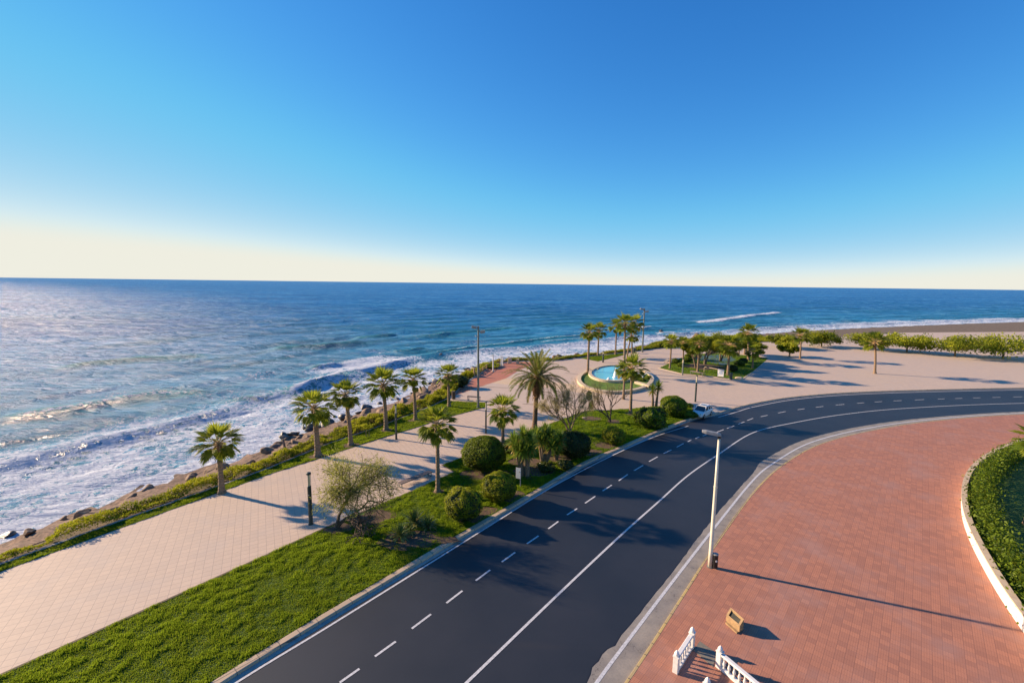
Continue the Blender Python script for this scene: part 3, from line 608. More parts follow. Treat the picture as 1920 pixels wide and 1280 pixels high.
# ------------------------------------------------------------------ rocks
def rock_mesh(seed, m, name='boulder'):
    bm = bmesh.new(); bmesh.ops.create_icosphere(bm, subdivisions=3, radius=1)
    rs = random.Random(seed); planes = [(Vector((rs.gauss(0,1), rs.gauss(0,1), rs.gauss(0,1))).normalized(), rs.uniform(0.45, 0.85)) for _ in range(13)]
    for v in bm.verts:
        p = v.co.copy()
        for n, dd in planes:
            k = p.dot(n)
            if k > dd: p -= n * (k - dd) * 0.97
        p *= 1 + 0.12 * (float(vnoise(p.x * 2.5 + seed, p.y * 2.5 + p.z * 3, seed)) - 0.5)
        v.co = Vector((p.x * 1.15, p.y * 0.9, p.z * 0.72))
    me = bpy.data.meshes.new(name); bm.to_mesh(me); bm.free(); me.materials.append(m)
    for p in me.polygons: p.use_smooth = rs.random() < 2
    return me
RM = [rock_mesh(s, ROCK) for s in range(6)]; WM = [rock_mesh(s + 20, WET) for s in range(4)]
def rock(me, x, y, z, s, label, group, rz=None):
    o = link('boulder', me, None); o.location = (x, y, z); o.rotation_euler = (random.uniform(-.4, .4), random.uniform(-.4, .4), rz if rz is not None else random.uniform(0, 6.3))
    o.scale = (s * random.uniform(.85, 1.25), s * random.uniform(.85, 1.15), s * random.uniform(.75, 1.1)); tag(o, label, 'rock', group); return o
def at_bank(px, py, z): x, y = P(px, py, z); return x, y
for i, (px, py, s, lab) in enumerate([(686,765,1.15,'large dark wet boulder standing alone in the foam left of the third palm'),
        (677,776,1.0,'dark boulder at the waterline just below the large wet one'), (651,785,1.25,'dark boulder in the surf behind the second palm trunk'),
        (712,757,.6,'small dark stone awash in the foam above the large wet boulder'), (613,797,1.5,'broad dark boulder on the bank between first and second palm'),
        (592,803,1.2,'dark boulder beside the broad one behind the first palm'), (744,747,.5,'small dark stone in the foam left of the fourth palm'),
        (827,666,.9,'dark stone far out in the surf left of the tall floodlight mast'), (890,691,1.0,'dark boulder in the wash just right of the tall floodlight mast'),
        (874,693,.8,'dark boulder in the wash just left of the tall floodlight mast'), (807,719,.8,'dark stone in the wash left of the fifth palm'),
        (815,714,.7,'second dark stone in the wash above the fifth palm crown edge'), (1241,623,1.4,'dark rock breaking the surf beyond the right plaza')]):
    x, y = at_bank(px, py, -2.9); rock(WM[i % 4], x, y, -2.9 + 0.15 * s, s, lab, 'dark rocks in the surf')
for i, (px, py, s, lab) in enumerate([(758,752,1.3,'rounded brown boulder by the water left of the fourth palm trunk'), (783,741,1.3,'orange-lit boulder touching the right side of the fourth palm trunk'),
        (797,737,1.7,'largest orange-lit boulder right of the fourth palm'), (1044,669,1.3,'orange boulder on the shore right of the date palm crown'),
        (1030,671,1.2,'orange boulder on the shore just behind the date palm fronds'), (1060,670,1.0,'pale boulder at the shore end of the orange pair'),
        (1306,631,2.2,'orange rock above the dense tree in the right garden')]):
    x, y = at_bank(px, py, -1.6); rock(RM[i % 6], x, y, -1.9, s, lab, 'large rocks on the shore bank')
acc = 0
def bank_pt(t, v):
    j = int(t * (len(hl) - 1)); return Xb[:, j], Yb[:, j], Zb[:, j]
js = [j for j in range(len(hl)) if 22 < hl[j][1] < 160]
for k in range(230):
    j = js[int(random.random() * len(js))]; i = random.choice([2, 3, 4, 5, 6, 6, 7, 8, 9, 10]); y = Yb[i, j]; x = Xb[i, j]
    near_ = 'behind the row of short palms' if y < 66 else ('beside the red paving' if y < 112 else 'beyond the fountain plaza')
    s = random.uniform(.3, .85) * (1.25 if y > 66 else 1.0)
    if i >= 9: rock(random.choice(WM), x + random.gauss(0, .4), y + random.gauss(0, .4), Zb[i, j] + .1, s, 'dark wet stone at the foot of the bank ' + near_, 'wet stones at the foot of the bank ' + near_)
    else: rock(random.choice(RM), x + random.gauss(0, .4), y + random.gauss(0, .4), Zb[i, j] + .05, s, 'brown stone on the rocky bank ' + near_, 'brown stones on the bank ' + near_)
# a sawn stump post on the rocks at far left
def stump():
    x, y = P(535, 838, -0.8); r = empty('driftwood_post', (x, y, -1.2)); tag(r, 'short pale driftwood post leaning on the rocks left of the first palm', 'post')
    MB().tube([(0,0,0),(-.12,0,.7),(-.25,.05,1.35)], [.14,.12,.1], 8).build('post', WOOD, r); MB().tube([(-.25,.05,1.2),(.15,.1,1.5)], [.09,.05], 7).build('branch_stub', WOOD, r)
stump()

# ------------------------------------------------------------------ palms
def fan_crown(seed, n=30, R0=1.0, droop=1.0):
    rg = random.Random(seed); F4 = []; tone = []; stems = MB()
    for i in range(n):
        u = (i + 0.5) / n; el = math.asin(.985 - 1.62 * u) + rg.gauss(0, .13); az = i * 2.39996 + rg.gauss(0, .2)
        age = u; L = (0.42 + 0.14 * math.sin(min(u * 1.8, 1) * math.pi / 2)) * rg.uniform(.85, 1.15); d = Vector((math.cos(az) * math.cos(el), math.sin(az) * math.cos(el), math.sin(el)))
        side = Vector((-math.sin(az), math.cos(az), 0)); p0 = Vector((0, 0, 0.05 * (1 - u))); pm = p0 + d * L * .55; e = (d - Vector((0, 0, .30 * droop * u))).normalized(); p1 = pm + e * L * .5; dfac = u
        stems.tube([p0, pm, p1], [.02, .014, .010], 4, False)
        dr = (e - Vector((0, 0, .25 * droop * u))).normalized(); nrm = side.cross(dr).normalized()
        if nrm.z < 0: nrm = -nrm
        ns = 16; fl = 0.56 * rg.uniform(.85, 1.15) * (1.15 if u < .4 else 1); t0 = .12 + .45 * (1 - u) + rg.gauss(0, .16)
        if u > .88: t0 = 1.05 if rg.random() < .4 else .5
        for k in range(ns):
            f = (k / (ns - 1)) * 2 - 1; a = f * R(70); sl = fl * (1 - .38 * abs(f) ** 1.5) * rg.uniform(.9, 1.08)
            sd_ = dr * math.cos(a) + side * math.sin(a) + nrm * (.34 * abs(f) - .05)
            sd_.normalize(); m1 = p1 + sd_ * sl * .58; tip = m1 + (sd_ + Vector((0, 0, -.62 * droop * (.15 + 1.1 * u) * rg.uniform(.5, 1.5)))).normalized() * sl * .46
            w = (sd_.cross(nrm)).normalized() * 0.037; lift = nrm * (.012 if k % 2 else -.012)
            F4.append([p1, m1 - w + lift, m1 + w * 1.0 - lift, p1]); F4.append([m1 - w + lift, tip, tip, m1 + w - lift])
            tone += [t0 + rg.gauss(0, .07)] * 2
    V = np.zeros((len(F4), 3, 3)); T = []
    for i, q in enumerate(F4):
        if i % 2 == 0: V[i] = [q[0], q[1], q[2]]
        else: V[i] = [q[0], q[1], q[3]]
    return V, np.array(tone), stems
def palm_trunk(h, r0_, r1_, lean=(0, 0), seed=0, flare=1.6, rings=True):
    rs = random.Random(seed); pts = []; rad = []; n = max(16, int(h / .16))
    for i in range(n + 1):
        t = i / n; z = h * t; pts.append((lean[0] * t ** 1.5, lean[1] * t ** 1.5, z)); r = r1_ + (r0_ - r1_) * (1 - t) + r0_ * (flare - 1) * math.exp(-z / .28)
        if rings: r *= 1 + .07 * (1 if i % 2 else -1) + rs.uniform(-.04, .04)
        rad.append(r)
    return MB().tube(pts, rad, 10)
CROWNS = []
for s in range(5):
    V, T, st = fan_crown(s + 1, 34 + s, droop=.8 + .15 * (s % 3)); me = cards('crown', V, PALML, tone=T); sm = st.build('leaf_stems', HEDGEW if False else STONEY)
    CROWNS.append((me.data, sm.data)); bpy.data.objects.remove(me); bpy.data.objects.remove(sm)
def fan_palm(bx, by, cy, rpx, label, group, seed, cx=None, tr=.17, name='fan_palm', skirt=False):
    x, y = P(bx, by); h = height(bx, by, cy); D = math.hypot(x, y); dep = np.array([x, y, h - CH]) @ fw
    Rm = rpx / F * dep; s = Rm / 0.98; h0 = h - .1 * s
    lx = 0.0 if cx is None else ((cx - bx) / F * dep) + (bx - 960 + 79) / 6500 * h0 * 0
    if cx is not None:
        v = np.array([x, y, h0 - CH]); lx = ((cx - 960) - F * (v @ rt) / (v @ fw)) / F * dep
    r = empty(name, (x, y, 0)); tag(r, label, 'palm tree', group)
    palm_trunk(h0, tr, tr * .72, (lx, 0), seed).build('trunk', TRUNK, r)
    mb = MB(); rs = random.Random(seed)                             # old leaf bases under the crown
    for k in range(26):
        a = k * 2.4; z = h0 - .55 * s * (k / 26) - .0; q = (lx, 0)
        mb.tube([(q[0] + math.cos(a) * tr * .6, math.sin(a) * tr * .6, z - .12), (q[0] + math.cos(a) * tr * 1.35, math.sin(a) * tr * 1.35, z + .1)], [.045, .02], 4)
    mb.build('leaf_bases', BOOT, r)
    me, sm = CROWNS[seed % 5]; rz = random.uniform(0, 6.28)
    o = link('crown', me, None, r); o.location = (lx, 0, h0); o.scale = (s, s, s * .95); o.rotation_euler = (0, 0, rz)
    q = link('leaf_stems', sm, None, o)
    return r
gA = 'short fan palms along the seaward lawn strip'; gB = 'fan palms on the promenade lawn'; gC = 'tall fan palms around the fountain'; gD = 'palms in the right garden'
FP = [(596,855,762,39,'short thick fan palm on the strip lawn, first from the left edge of the photo',gA,1,589,.31),
 (658,834,738,31,'second fan palm of the seaward row, slightly leaning, between first and third',gA,2,648,.25),
 (724,806,719,34,'third fan palm of the seaward row, beside the slim lamp post on the lawn edge',gA,3,719,.27),
 (779,787,710,26,'fourth fan palm of the seaward row, in front of the orange boulders',gA,4,775,.24),
 (842,762,702,23,'last fan palm of the seaward row, beside the dark bin and tall floodlight mast',gA,5,840,.23),
 (821,922,793,40,'fan palm with tall slim trunk beside the long wooden bench on the near lawn',gB,6,820,.20),
 (943,842,767,32,'fan palm rising behind the biggest clipped ball bush',gB,7,942,.20),
 (1182,775,689,27,'fan palm at the lawn edge in front of the fountain, nearest the camera',gC,8,1185,.22),
 (1169,748,693,19,'lower fan palm on the paving left of the lawn-edge palm',gC,9,1171,.20),
 (1102,699,622,19,'tall fan palm rising from the left end of the round fountain planter',gC,10,1105,.27),
 (1121,667,618,17,'fan palm on the small seaward lawn just right of the planter palm',gC,11,1123,.24),
 (1154,665,610,17,'fan palm at the right end of the small seaward lawn',gC,12,1156,.22),
 (1170,698,606,21,'tallest fan palm behind the fountain with crown merging into its right neighbour',gC,13,1172,.26),
 (1175,678,605,19,'slim fan palm behind the tallest one, crown on its right side',gC,14,1189,.2),
 (1184.5,678,629,15,'lower fan palm right of the tallest pair behind the fountain',gC,15,1185,.22),
 (1256,691,639,17,'slim fan palm at the left tip of the right garden',gD,16,1259,.2),
 (1281,680,642,15,'fan palm second from the left in the right garden, behind the pale post',gD,17,1281,.2),
 (1308,697,644,21,'fan palm with forked neighbour trunks in the middle of the right garden',gD,18,1311,.22),
 (1364.5,703,646,25,'yellowish full fan palm beside the white sign board in the right garden',gD,19,1368,.27),
 (1403,675,624,21,'tall fan palm at the right edge of the photo beyond the garden',gD,20,1403,.3),
 (1396,664,632,15,'fan palm just behind the one at the right edge of the photo',gD,21,1397,.22),
 (1411,690,657,15,'low fan palm cut by the right edge of the photo',gD,22,1412,.2)]
for a in FP: fan_palm(a[0], a[1], a[2], a[3], a[4], a[5], a[6], a[7], a[8])
fan_palm(416,924,828,40,'fan palm beyond the left edge of the photo, at the end of the seaward row',gA,23,410,.23)
fan_palm(1500,672,628,18,'fan palm beyond the right edge of the photo, near the plaza',gD,24,1502,.22)
fan_palm(1640,700,640,22,'fan palm farther right beyond the edge of the photo',gD,25,1641,.24)

# date palm
def date_palm():
    x, y = P(1002, 804); h = height(1002, 804, 708); r = empty('date_palm', (x, y, 0)); tag(r, 'large date palm with arching feather fronds in the middle of the plaza edge', 'palm tree')
    rs = random.Random(3); pts = []; rad = []; n = 60
    for i in range(n + 1):
        t = i / n; z = h * t; rr_ = .30 - .07 * t + .12 * math.exp(-z / .4); rr_ *= 1 + (.10 if i % 2 else -.05) + rs.uniform(-.05, .05)
        if t > .72: rr_ += .44 * sstep(.66, .86, t) * (1 - .55 * sstep(.93, 1, t))
        pts.append((.25 * t, 0, z)); rad.append(float(rr_))
    MB().tube(pts, rad, 14).build('trunk', DTRUNK, r)
    mb = MB()
    for k in range(170):
        a = k * 2.39996; t = k / 170; z = h * (.62 + .38 * t); R1 = .30 + .44 * float(sstep(.66, .86, .62 + .38 * t)); d = Vector((math.cos(a), math.sin(a), 0)); b0 = Vector((.25 * (.62 + .38 * t), 0, z)) + d * R1 * .85
        dn = rs.random() < .25
        mb.tube([b0, b0 + d * .16 + Vector((0, 0, -.15 if dn else .16)), b0 + d * .22 + Vector((0, 0, -.45 if dn else .3))], [.07, .05, .02], 4)
    mb.build('leaf_bases', BOOT, r)
    V = []; T = []; st = MB(); top = Vector((.25, 0, h + .0))
    for i in range(64):
        u = (i + .5) / 64; el = R(86 - 104 * u ** .85) + rs.gauss(0, .06); az = i * 2.39996 + rs.gauss(0, .12); L = 4.5 * rs.uniform(.88, 1.08) * (.8 + .2 * math.sin(u * 3.1))
        hd = Vector((math.cos(az), math.sin(az), 0)); pt = []; p = top.copy(); e = el; nseg = 26
        for k in range(nseg + 1):
            pt.append(p.copy()); p = p + (hd * math.cos(e) + Vector((0, 0, math.sin(e)))) * L / nseg; e -= R(1.0 + 2.9 * (k / nseg)) * (1.15 if u > .3 else .6)
        st.tube(pt[::3], [.045 - .004 * q for q in range(len(pt[::3]))], 4, False)
        sd0 = Vector((-math.sin(az), math.cos(az), 0)); tn = .15 + .6 * (1 - u) + rs.gauss(0, .08); tn = 1.0 if u > .93 else tn
        for k in range(3, nseg):
            for hf in (0, .33, .66):
                pp = pt[k].lerp(pt[k+1], hf); tg = (pt[k+1] - pt[k]).normalized(); upv = sd0.cross(tg); upv = upv if upv.z > 0 else -upv; f = k / nseg
                ll = .52 * math.sin(math.pi * min(1, .12 + f * .88)) ** .5 * rs.uniform(.85, 1.1) + .05
                for sg in (-1, 1):
                    q = (sd0 * sg * .75 + tg * .75 + upv * rs.uniform(.05, .5)).normalized(); tip = pp + q * ll + Vector((0, 0, -.1 * ll)); w = tg * .036
                    V.append([pp - w, pp + w, tip]); T.append(tn + rs.gauss(0, .06))
    o = cards('crown', np.array([[list(v) for v in q] for q in V]), DATEL, r, tone=np.array(T)); st.build('frond_stems', STONEY, o)
date_palm()

# ------------------------------------------------------------------ shrubs and trees
def leaf_cloud(C, N, size, rg, flat=0.3):
    n = len(C); u = N + rg.normal(size=(n, 3)) * .7; u /= np.linalg.norm(u, axis=1)[:, None]
    w = np.cross(u, rg.normal(size=(n, 3))); w /= np.linalg.norm(w, axis=1)[:, None] + 1e-9; v = np.cross(u, w)
    s = (size * rg.uniform(.6, 1.3, n))[:, None]; lf = w * s; sd_ = v * s * .5
    return np.stack([C - lf * .5, C + sd_ * .6, C + lf * .6 + u * s * .1, C - sd_ * .6], 1)
def bush(px, pby, wpx, topy, label, m, seed, leaf=.11, n=9000, group=None, sq=1.0, name='ball_bush', cat='bush', skirt=0.0, lumps=.12, noisy=.05, yl=0.0):
    x, y = P(px, pby); h = height(px, pby, topy); dep = math.hypot(x, y); a = wpx / 2 / F * math.hypot(dep, CH) 
    y = y + a * .35; h = h * .86
    r = empty(name, (x, y, 0)); tag(r, label, cat, group); rg = np.random.default_rng(seed)
    d = rg.normal(size=(n, 3)); d /= np.linalg.norm(d, axis=1)[:, None]; d[:, 2] = np.where(d[:, 2] < -.75, -d[:, 2], d[:, 2])
    th = np.arctan2(d[:, 1], d[:, 0]); lump = 1 + lumps * (fbm(th * 1.9 + seed, d[:, 2] * 2.4 + seed, seed, 3) - .5) * 2
    rad = lump * (1 - np.abs(rg.normal(0, noisy, n))); hh_ = h / 2
    shp = np.sign(d) * np.abs(d) ** sq
    C = np.stack([shp[:, 0] * a * rad, shp[:, 1] * a * rad, hh_ * 1.0 + shp[:, 2] * hh_ * rad], 1); C[:, 2] = np.clip(C[:, 2], .05, None)
    V = leaf_cloud(C, d, np.full(n, leaf), rg)
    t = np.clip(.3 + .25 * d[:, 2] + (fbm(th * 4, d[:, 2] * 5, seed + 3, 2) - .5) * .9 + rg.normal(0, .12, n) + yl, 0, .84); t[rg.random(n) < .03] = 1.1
    cards('foliage', V, m, r, tone=t)
    # woody interior that keeps the ball dense
    bm = bmesh.new(); bmesh.ops.create_icosphere(bm, subdivisions=3, radius=1)
    for v in bm.verts:
        q = v.co; tt_ = math.atan2(q.y, q.x); lu = 1 + lumps * (float(fbm(np.array(tt_ * 1.9 + seed), np.array(q.z * 2.4 + seed), seed, 3)) - .5) * 2
        k = .93 * lu - .03 * random.random(); sq_ = lambda c_: math.copysign(abs(c_) ** sq, c_); v.co = Vector((sq_(q.x) * a * k, sq_(q.y) * a * k, max(.02, hh_ + sq_(q.z) * hh_ * k)))
    me = bpy.data.meshes.new('inner_branches'); bm.to_mesh(me); bm.free(); link('inner_branches', me, BUSHD_IN, r)
    MB().tube([(0, 0, -.02), (0, 0, .3)], [.09, .07], 8).build('stem', DBARK, r)
    return r
BUSHD_IN = mat('shaded_twigs', (0.03, 0.042, 0.012), 0.9, (0.012, 0.018, 0.006), 14, 0.8, bdist=.05)
gb = 'clipped ball bushes on the road lawn'
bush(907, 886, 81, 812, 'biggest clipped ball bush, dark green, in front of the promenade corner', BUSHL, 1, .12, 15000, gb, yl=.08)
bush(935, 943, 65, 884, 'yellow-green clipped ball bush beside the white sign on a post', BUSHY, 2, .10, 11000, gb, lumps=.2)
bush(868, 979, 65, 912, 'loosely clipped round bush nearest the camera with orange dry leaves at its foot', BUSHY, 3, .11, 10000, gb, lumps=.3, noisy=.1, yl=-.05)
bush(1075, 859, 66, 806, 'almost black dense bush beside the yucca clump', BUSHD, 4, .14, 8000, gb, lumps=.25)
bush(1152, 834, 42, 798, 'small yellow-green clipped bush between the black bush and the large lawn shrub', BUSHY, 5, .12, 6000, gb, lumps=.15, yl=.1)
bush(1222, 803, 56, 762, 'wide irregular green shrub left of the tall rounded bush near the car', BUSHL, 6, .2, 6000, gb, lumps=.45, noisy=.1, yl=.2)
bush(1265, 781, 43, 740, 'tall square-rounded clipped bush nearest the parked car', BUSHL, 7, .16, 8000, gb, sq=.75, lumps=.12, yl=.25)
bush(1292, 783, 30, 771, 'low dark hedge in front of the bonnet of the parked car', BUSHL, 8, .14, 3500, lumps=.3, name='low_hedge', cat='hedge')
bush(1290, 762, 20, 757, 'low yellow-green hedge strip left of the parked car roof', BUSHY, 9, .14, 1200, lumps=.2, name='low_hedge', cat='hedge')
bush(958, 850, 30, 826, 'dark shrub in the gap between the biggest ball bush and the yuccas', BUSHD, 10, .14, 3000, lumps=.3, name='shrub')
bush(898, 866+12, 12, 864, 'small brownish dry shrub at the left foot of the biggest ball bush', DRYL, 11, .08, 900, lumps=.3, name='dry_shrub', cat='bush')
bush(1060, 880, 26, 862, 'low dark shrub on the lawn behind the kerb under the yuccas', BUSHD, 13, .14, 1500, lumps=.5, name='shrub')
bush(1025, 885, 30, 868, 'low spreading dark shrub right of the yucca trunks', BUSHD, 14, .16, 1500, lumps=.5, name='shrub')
gg = 'shrubs in the right garden'
for i, (px, by, w, ty, lab, m) in enumerate([(1268,682,14,671,'round green shrub right of the slim garden palm',BUSHL),(1290,679,15,668,'dark green round shrub behind the pale garden post',BUSHL),
    (1292,671,12,662,'yellowish shrub at the left corner of the blue surface',BUSHY),(1376,697,14,682,'dark tall shrub behind the garden bin',BUSHD),
    (1388,686,16,675,'green shrub right of the blue play surface',BUSHL),(1395,680,14,671,'dark shrub behind the right garden shrubs',BUSHD),(1276,688,10,680,'small shrub below the pale garden post',BUSHL)]):
    bush(px, by, w, ty, lab, m, 30 + i, .22, 1100, gg, lumps=.35, noisy=.1, name='shrub')
bush(860, 727, 30, 700, 'dark leafy shrub behind the last palm of the seaward row', BUSHD, 41, .2, 2500, lumps=.5, noisy=.15, name='shrub')
for i, (px, by, w, ty, lab) in enumerate([(1238,652,16,641,'yellow-green shrub at the seaward plaza edge, left one'),(1255,652,14,641,'yellow-green shrub at the seaward plaza edge, right one')]):
    bush(px, by, w, ty, lab, BUSHY, 45 + i, .3, 1200, 'shrubs at the seaward plaza edge', lumps=.4, name='shrub')
# fountain planter shrubs
for i, (px, by, w, ty, lab) in enumerate([(1203,716,16,708,'green shrub in the fountain planter beside the white curved rail'),(1216,712,12,704,'small green shrub at the right end of the fountain planter')]):
    bush(px, by, w, ty, lab, BUSHL, 50 + i, .22, 900, 'shrubs in the fountain planter', lumps=.4, name='shrub')
# dry ground plants at the foot of the near bush
def tufts(px, py, rpx, n, L, m, label, seed, name='grass_tuft', cat='plant', elmin=10, w=.03, h0=0.0, heads=None):
    rg = random.Random(seed); x, y = P(px, py); r = empty(name, (x, y, 0)); tag(r, label, cat); return r
def rosette_V(c, n, L, w, rg, elmin=-20, elmax=88, droop=.3):
    V = []; T = []
    for i in range(n):
        u = (i + .5) / n; el = R(elmax - (elmax - elmin) * u) + rg.gauss(0, .1); az = i * 2.39996 + rg.gauss(0, .2); l = L * rg.uniform(.8, 1.1)
        d = Vector((math.cos(az) * math.cos(el), math.sin(az) * math.cos(el), math.sin(el))); sd_ = Vector((-math.sin(az), math.cos(az), 0)) * w
        m1 = c + d * l * .5; tip = m1 + (d - Vector((0, 0, droop * u))).normalized() * l * .5; b0 = c + d * .03
        V.append([b0 - sd_ * .6, b0 + sd_ * .6, m1 + sd_, m1 - sd_]); T.append((.1 + .7 * rg.random() * (1 - .3 * u)) if u < .86 else 1.08)
        V.append([m1 - sd_, m1 + sd_, tip, tip]); T.append(T[-1])
    return V, T
def agave(px, py, L, label, seed, m=None, group='spiky rosette plants on the near lawn', n=75, w=.05):
    x, y = P(px, py); r = empty('spiky_plant', (x, y, 0)); tag(r, label, 'plant', group); rg = random.Random(seed)
    V, T = rosette_V(Vector((0, 0, .22)), n, L, w, rg, -12, 86, .5); V2 = np.array([[list(q) for q in v] for v in V])
    cards('leaves', V2, m or AGAL, r, tone=np.array(T)); MB().tube([(0,0,0),(0,0,.25)], [.12,.1], 8).build('stem', DBARK, r)
agave(777, 984, 1.15, 'largest dark spiky rosette, back one of the clump on the near lawn', 1, n=110)
agave(750, 1009, 1.0, 'spiky rosette at the lower left of the clump on the near lawn', 2, n=100)
agave(803, 990, .85, 'spiky rosette at the right of the clump on the near lawn', 3, n=85)
agave(768, 1000, .7, 'small spiky rosette in the middle of the clump on the near lawn', 4, n=60)
def yucca_tree(px, py, heads, label, seed, L=.85, tr=.13, group=None, name='yucca_tree', n=110):
    x, y = P(px, py); r = empty(name, (x, y, 0)); tag(r, label, 'tree', group); rg = random.Random(seed); V = []; T = []; mb = MB(); sk = []; skt = []
    for (hx, hy, hz, bx_) in heads:
        mid = Vector((bx_ + (hx - bx_) * .35, hy * .35, hz * .5)); mb.tube([(bx_, 0, -.03), tuple(mid), (hx, hy, hz)], [tr * 1.35, tr, tr * .7], 8)
        v, t = rosette_V(Vector((hx, hy, hz)), n, L, .055, rg, -45, 88, .3); V += v; T += t
    mb.build('trunk', BARK, r); cards('crown', np.array([[list(q) for q in v] for v in V]), YUCL, r, tone=np.array(T))
yucca_tree(982, 893, [(-.75,0,2.9,-.25),(-.1,.3,3.9,-.2),(-1.0,.4,3.3,-.25),(.55,-.2,2.9,.35),(.15,-.5,2.5,.3),(.5,.5,3.5,.35),(-.4,-.4,2.6,-.2)], 'left many-headed yucca with pale forked trunks behind the white sign', 1, 1.15, .13, 'yuccas beside the biggest ball bush')
yucca_tree(1020, 868, [(-.3,0,2.3,-.1),(.6,.2,2.7,.1),(.1,.5,3.1,0),(1.2,-.1,2.1,.2),(-.8,.4,2.7,-.2),(1.6,.5,2.3,.2),(.7,-.5,1.9,.15)], 'right spreading yucca with several heads next to the black bush', 2, 1.15, .12, 'yuccas beside the biggest ball bush')
yucca_tree(1042, 862, [(0,0,.9,0),(.5,.1,1.2,.1)], 'small low yucca with dry orange leaves left of the black bush', 3, .7, .1, 'yuccas beside the biggest ball bush')
yucca_tree(1227, 763, [(-.4,0,2.5,-.25),(.5,.1,3.0,.25)], 'twin-trunked yucca on the plaza right of the fountain', 4, 1.25, .17, n=120)

def grow(p, d, L, r, depth, rg, segs, ends, spread=.55, shrink=.72, upb=.15, nb_=(2, 3), wob=.18, inner=0):
    pts = [p.copy()]; n = 4; q = p.copy(); e = d.copy()
    for i in range(n):
        e = (e + Vector((rg.gauss(0, wob), rg.gauss(0, wob), rg.gauss(0, wob) + upb * .3))).normalized(); q = q + e * L / n; pts.append(q.copy())
    segs.append((pts, [r * (1 - .4 * i / n) for i in range(n + 1)]))
    if depth <= inner: ends.append((pts, e))
    if depth == 0: return
    k = rg.randint(*nb_)
    for j in range(k):
        a = Vector((rg.gauss(0, 1), rg.gauss(0, 1), rg.gauss(0, .7))); a = (a - e * a.dot(e)).normalized(); ang = spread * rg.uniform(.6, 1.3)
        nd = (e * math.cos(ang) + a * math.sin(ang) + Vector((0, 0, upb))).normalized()
        start = pts[-1] if j < 2 else pts[2 + rg.randint(0, 1)]
        grow(start, nd, L * shrink * rg.uniform(.8, 1.15), r * .62, depth - 1, rg, segs, ends, spread, shrink, upb, nb_, wob, inner)
def twiggy_tree(px, py, stems, label, seed, depth, L0, r0_, bark, leafm, nleaf, leafL, leafw, name, spread=.55, upb=.1, scatter=.18, droop=.0, nb_=(2, 3), shr=.74, fit=(0, 5, 3), inner=0, cut=.0):
    x, y = P(px, py); r = empty(name, (x, y, 0)); tag(r, label, 'tree'); best = None
    for k in range(16):
        rg = random.Random(seed * 100 + k); segs = []; ends = []
        for d in stems: grow(Vector((0, 0, -.05)), Vector(d).normalized(), L0, r0_, depth, rg, segs, ends, spread, shr, upb, nb_, .18, inner)
        E_ = np.array([list(pts[-1]) for pts, e in ends]); H_ = np.percentile(E_[:, 2], 97); cx_ = (np.percentile(E_[:, 0], 3) + np.percentile(E_[:, 0], 97)) / 2; hw = (np.percentile(E_[:, 0], 97) - np.percentile(E_[:, 0], 3)) / 2
        kz = fit[1] / H_; kx = fit[2] / hw; cost = abs(cx_ * kx - fit[0]) + .4 * abs(math.log(kx / kz)) + .2 * abs(E_[:, 1].mean())
        if best is None or cost < best[0]: best = (cost, segs, ends, kx, kz, cx_, H_, k)
    _, segs, ends, kx, kz, cx_, H_, k = best; my_ = float(np.mean([pts[-1][1] for pts, e in ends])); rg = random.Random(seed * 7)
    def fitv(v): z = v.z * kz; return Vector((v.x * kx + (fit[0] - cx_ * kx) * min(1, max(0, v.z / H_)) ** 1.5, (v.y - my_ * min(1, max(0, v.z / H_))) * kx * .8, z))
    segs = [([fitv(v) for v in pts], rad) for pts, rad in segs]; ends = [([fitv(v) for v in pts], e) for pts, e in ends]
    big = MB(); small = MB()
    for pts, rad in segs:
        rad = [max(q, .009) for q in rad]
        (big if rad[0] > r0_ * .5 else small).tube(pts, rad, 7 if rad[0] > .03 else 4, False)
    big.build('trunk', bark, r); small.build('branches', bark, r); V = []; T = []
    for pts, e in ends:
        tn = rg.uniform(.1, .9)
        for k in range(nleaf):
            f = rg.uniform(.1, 1.25) * (len(pts) - 1); i = min(int(f), len(pts) - 2); p = pts[i].lerp(pts[i+1], f - i)
            p = p + Vector((rg.gauss(0, scatter), rg.gauss(0, scatter), rg.gauss(0, scatter)))
            d = (e + Vector((rg.gauss(0, .7), rg.gauss(0, .7), rg.gauss(0, .6) - droop))).normalized(); w = d.cross(Vector((rg.gauss(0, 1), rg.gauss(0, 1), rg.gauss(0, 1)))).normalized() * leafw; l = leafL * rg.uniform(.6, 1.3)
            if p.z < cut * fit[1]: continue
            V.append([list(p - w), list(p + w), list(p + d * l)]); T.append(tn + rg.gauss(0, .15))
    T = np.clip(T, 0, .84); cards('crown', np.array(V), leafm, r, tone=T)
    return r
twiggy_tree(630, 991, [(.12, .0, 1), (.3, .1, 1)], 'grey-green feathery tree with leaning trunk beside the near lamp post', 17, 4, 1.35, .14, DBARK, OLIL, 54, .27, .019, 'feathery_tree', .85, .0, .26, .0, nb_=(3, 4), shr=.80, fit=(1.95, 5.1, 2.2), inner=2, cut=.40)
twiggy_tree(1069, 809, [(-.5,0,1),(-.15,.1,1),(.12,0,1),(.4,-.1,1),(-.75,.1,.8)], 'nearly bare multi-stemmed tree with pale dry twigs right of the date palm', 8, 4, 1.75, .10, BARK, DRYL, 24, .24, .014, 'bare_tree', .5, .07, .16, nb_=(3, 3), shr=.78, fit=(-.7, 5.7, 3.1))
twiggy_tree(1145, 791, [(-.35,0,1),(-.1,.1,1.1),(-.9,.1,1)], 'dark twiggy bare tree in front of the fountain', 12, 4, 1.7, .10, DBARK, DRYL, 10, .2, .011, 'bare_tree', .48, .08, .14, nb_=(3, 3), shr=.76, fit=(-.4, 5.2, 2.4))
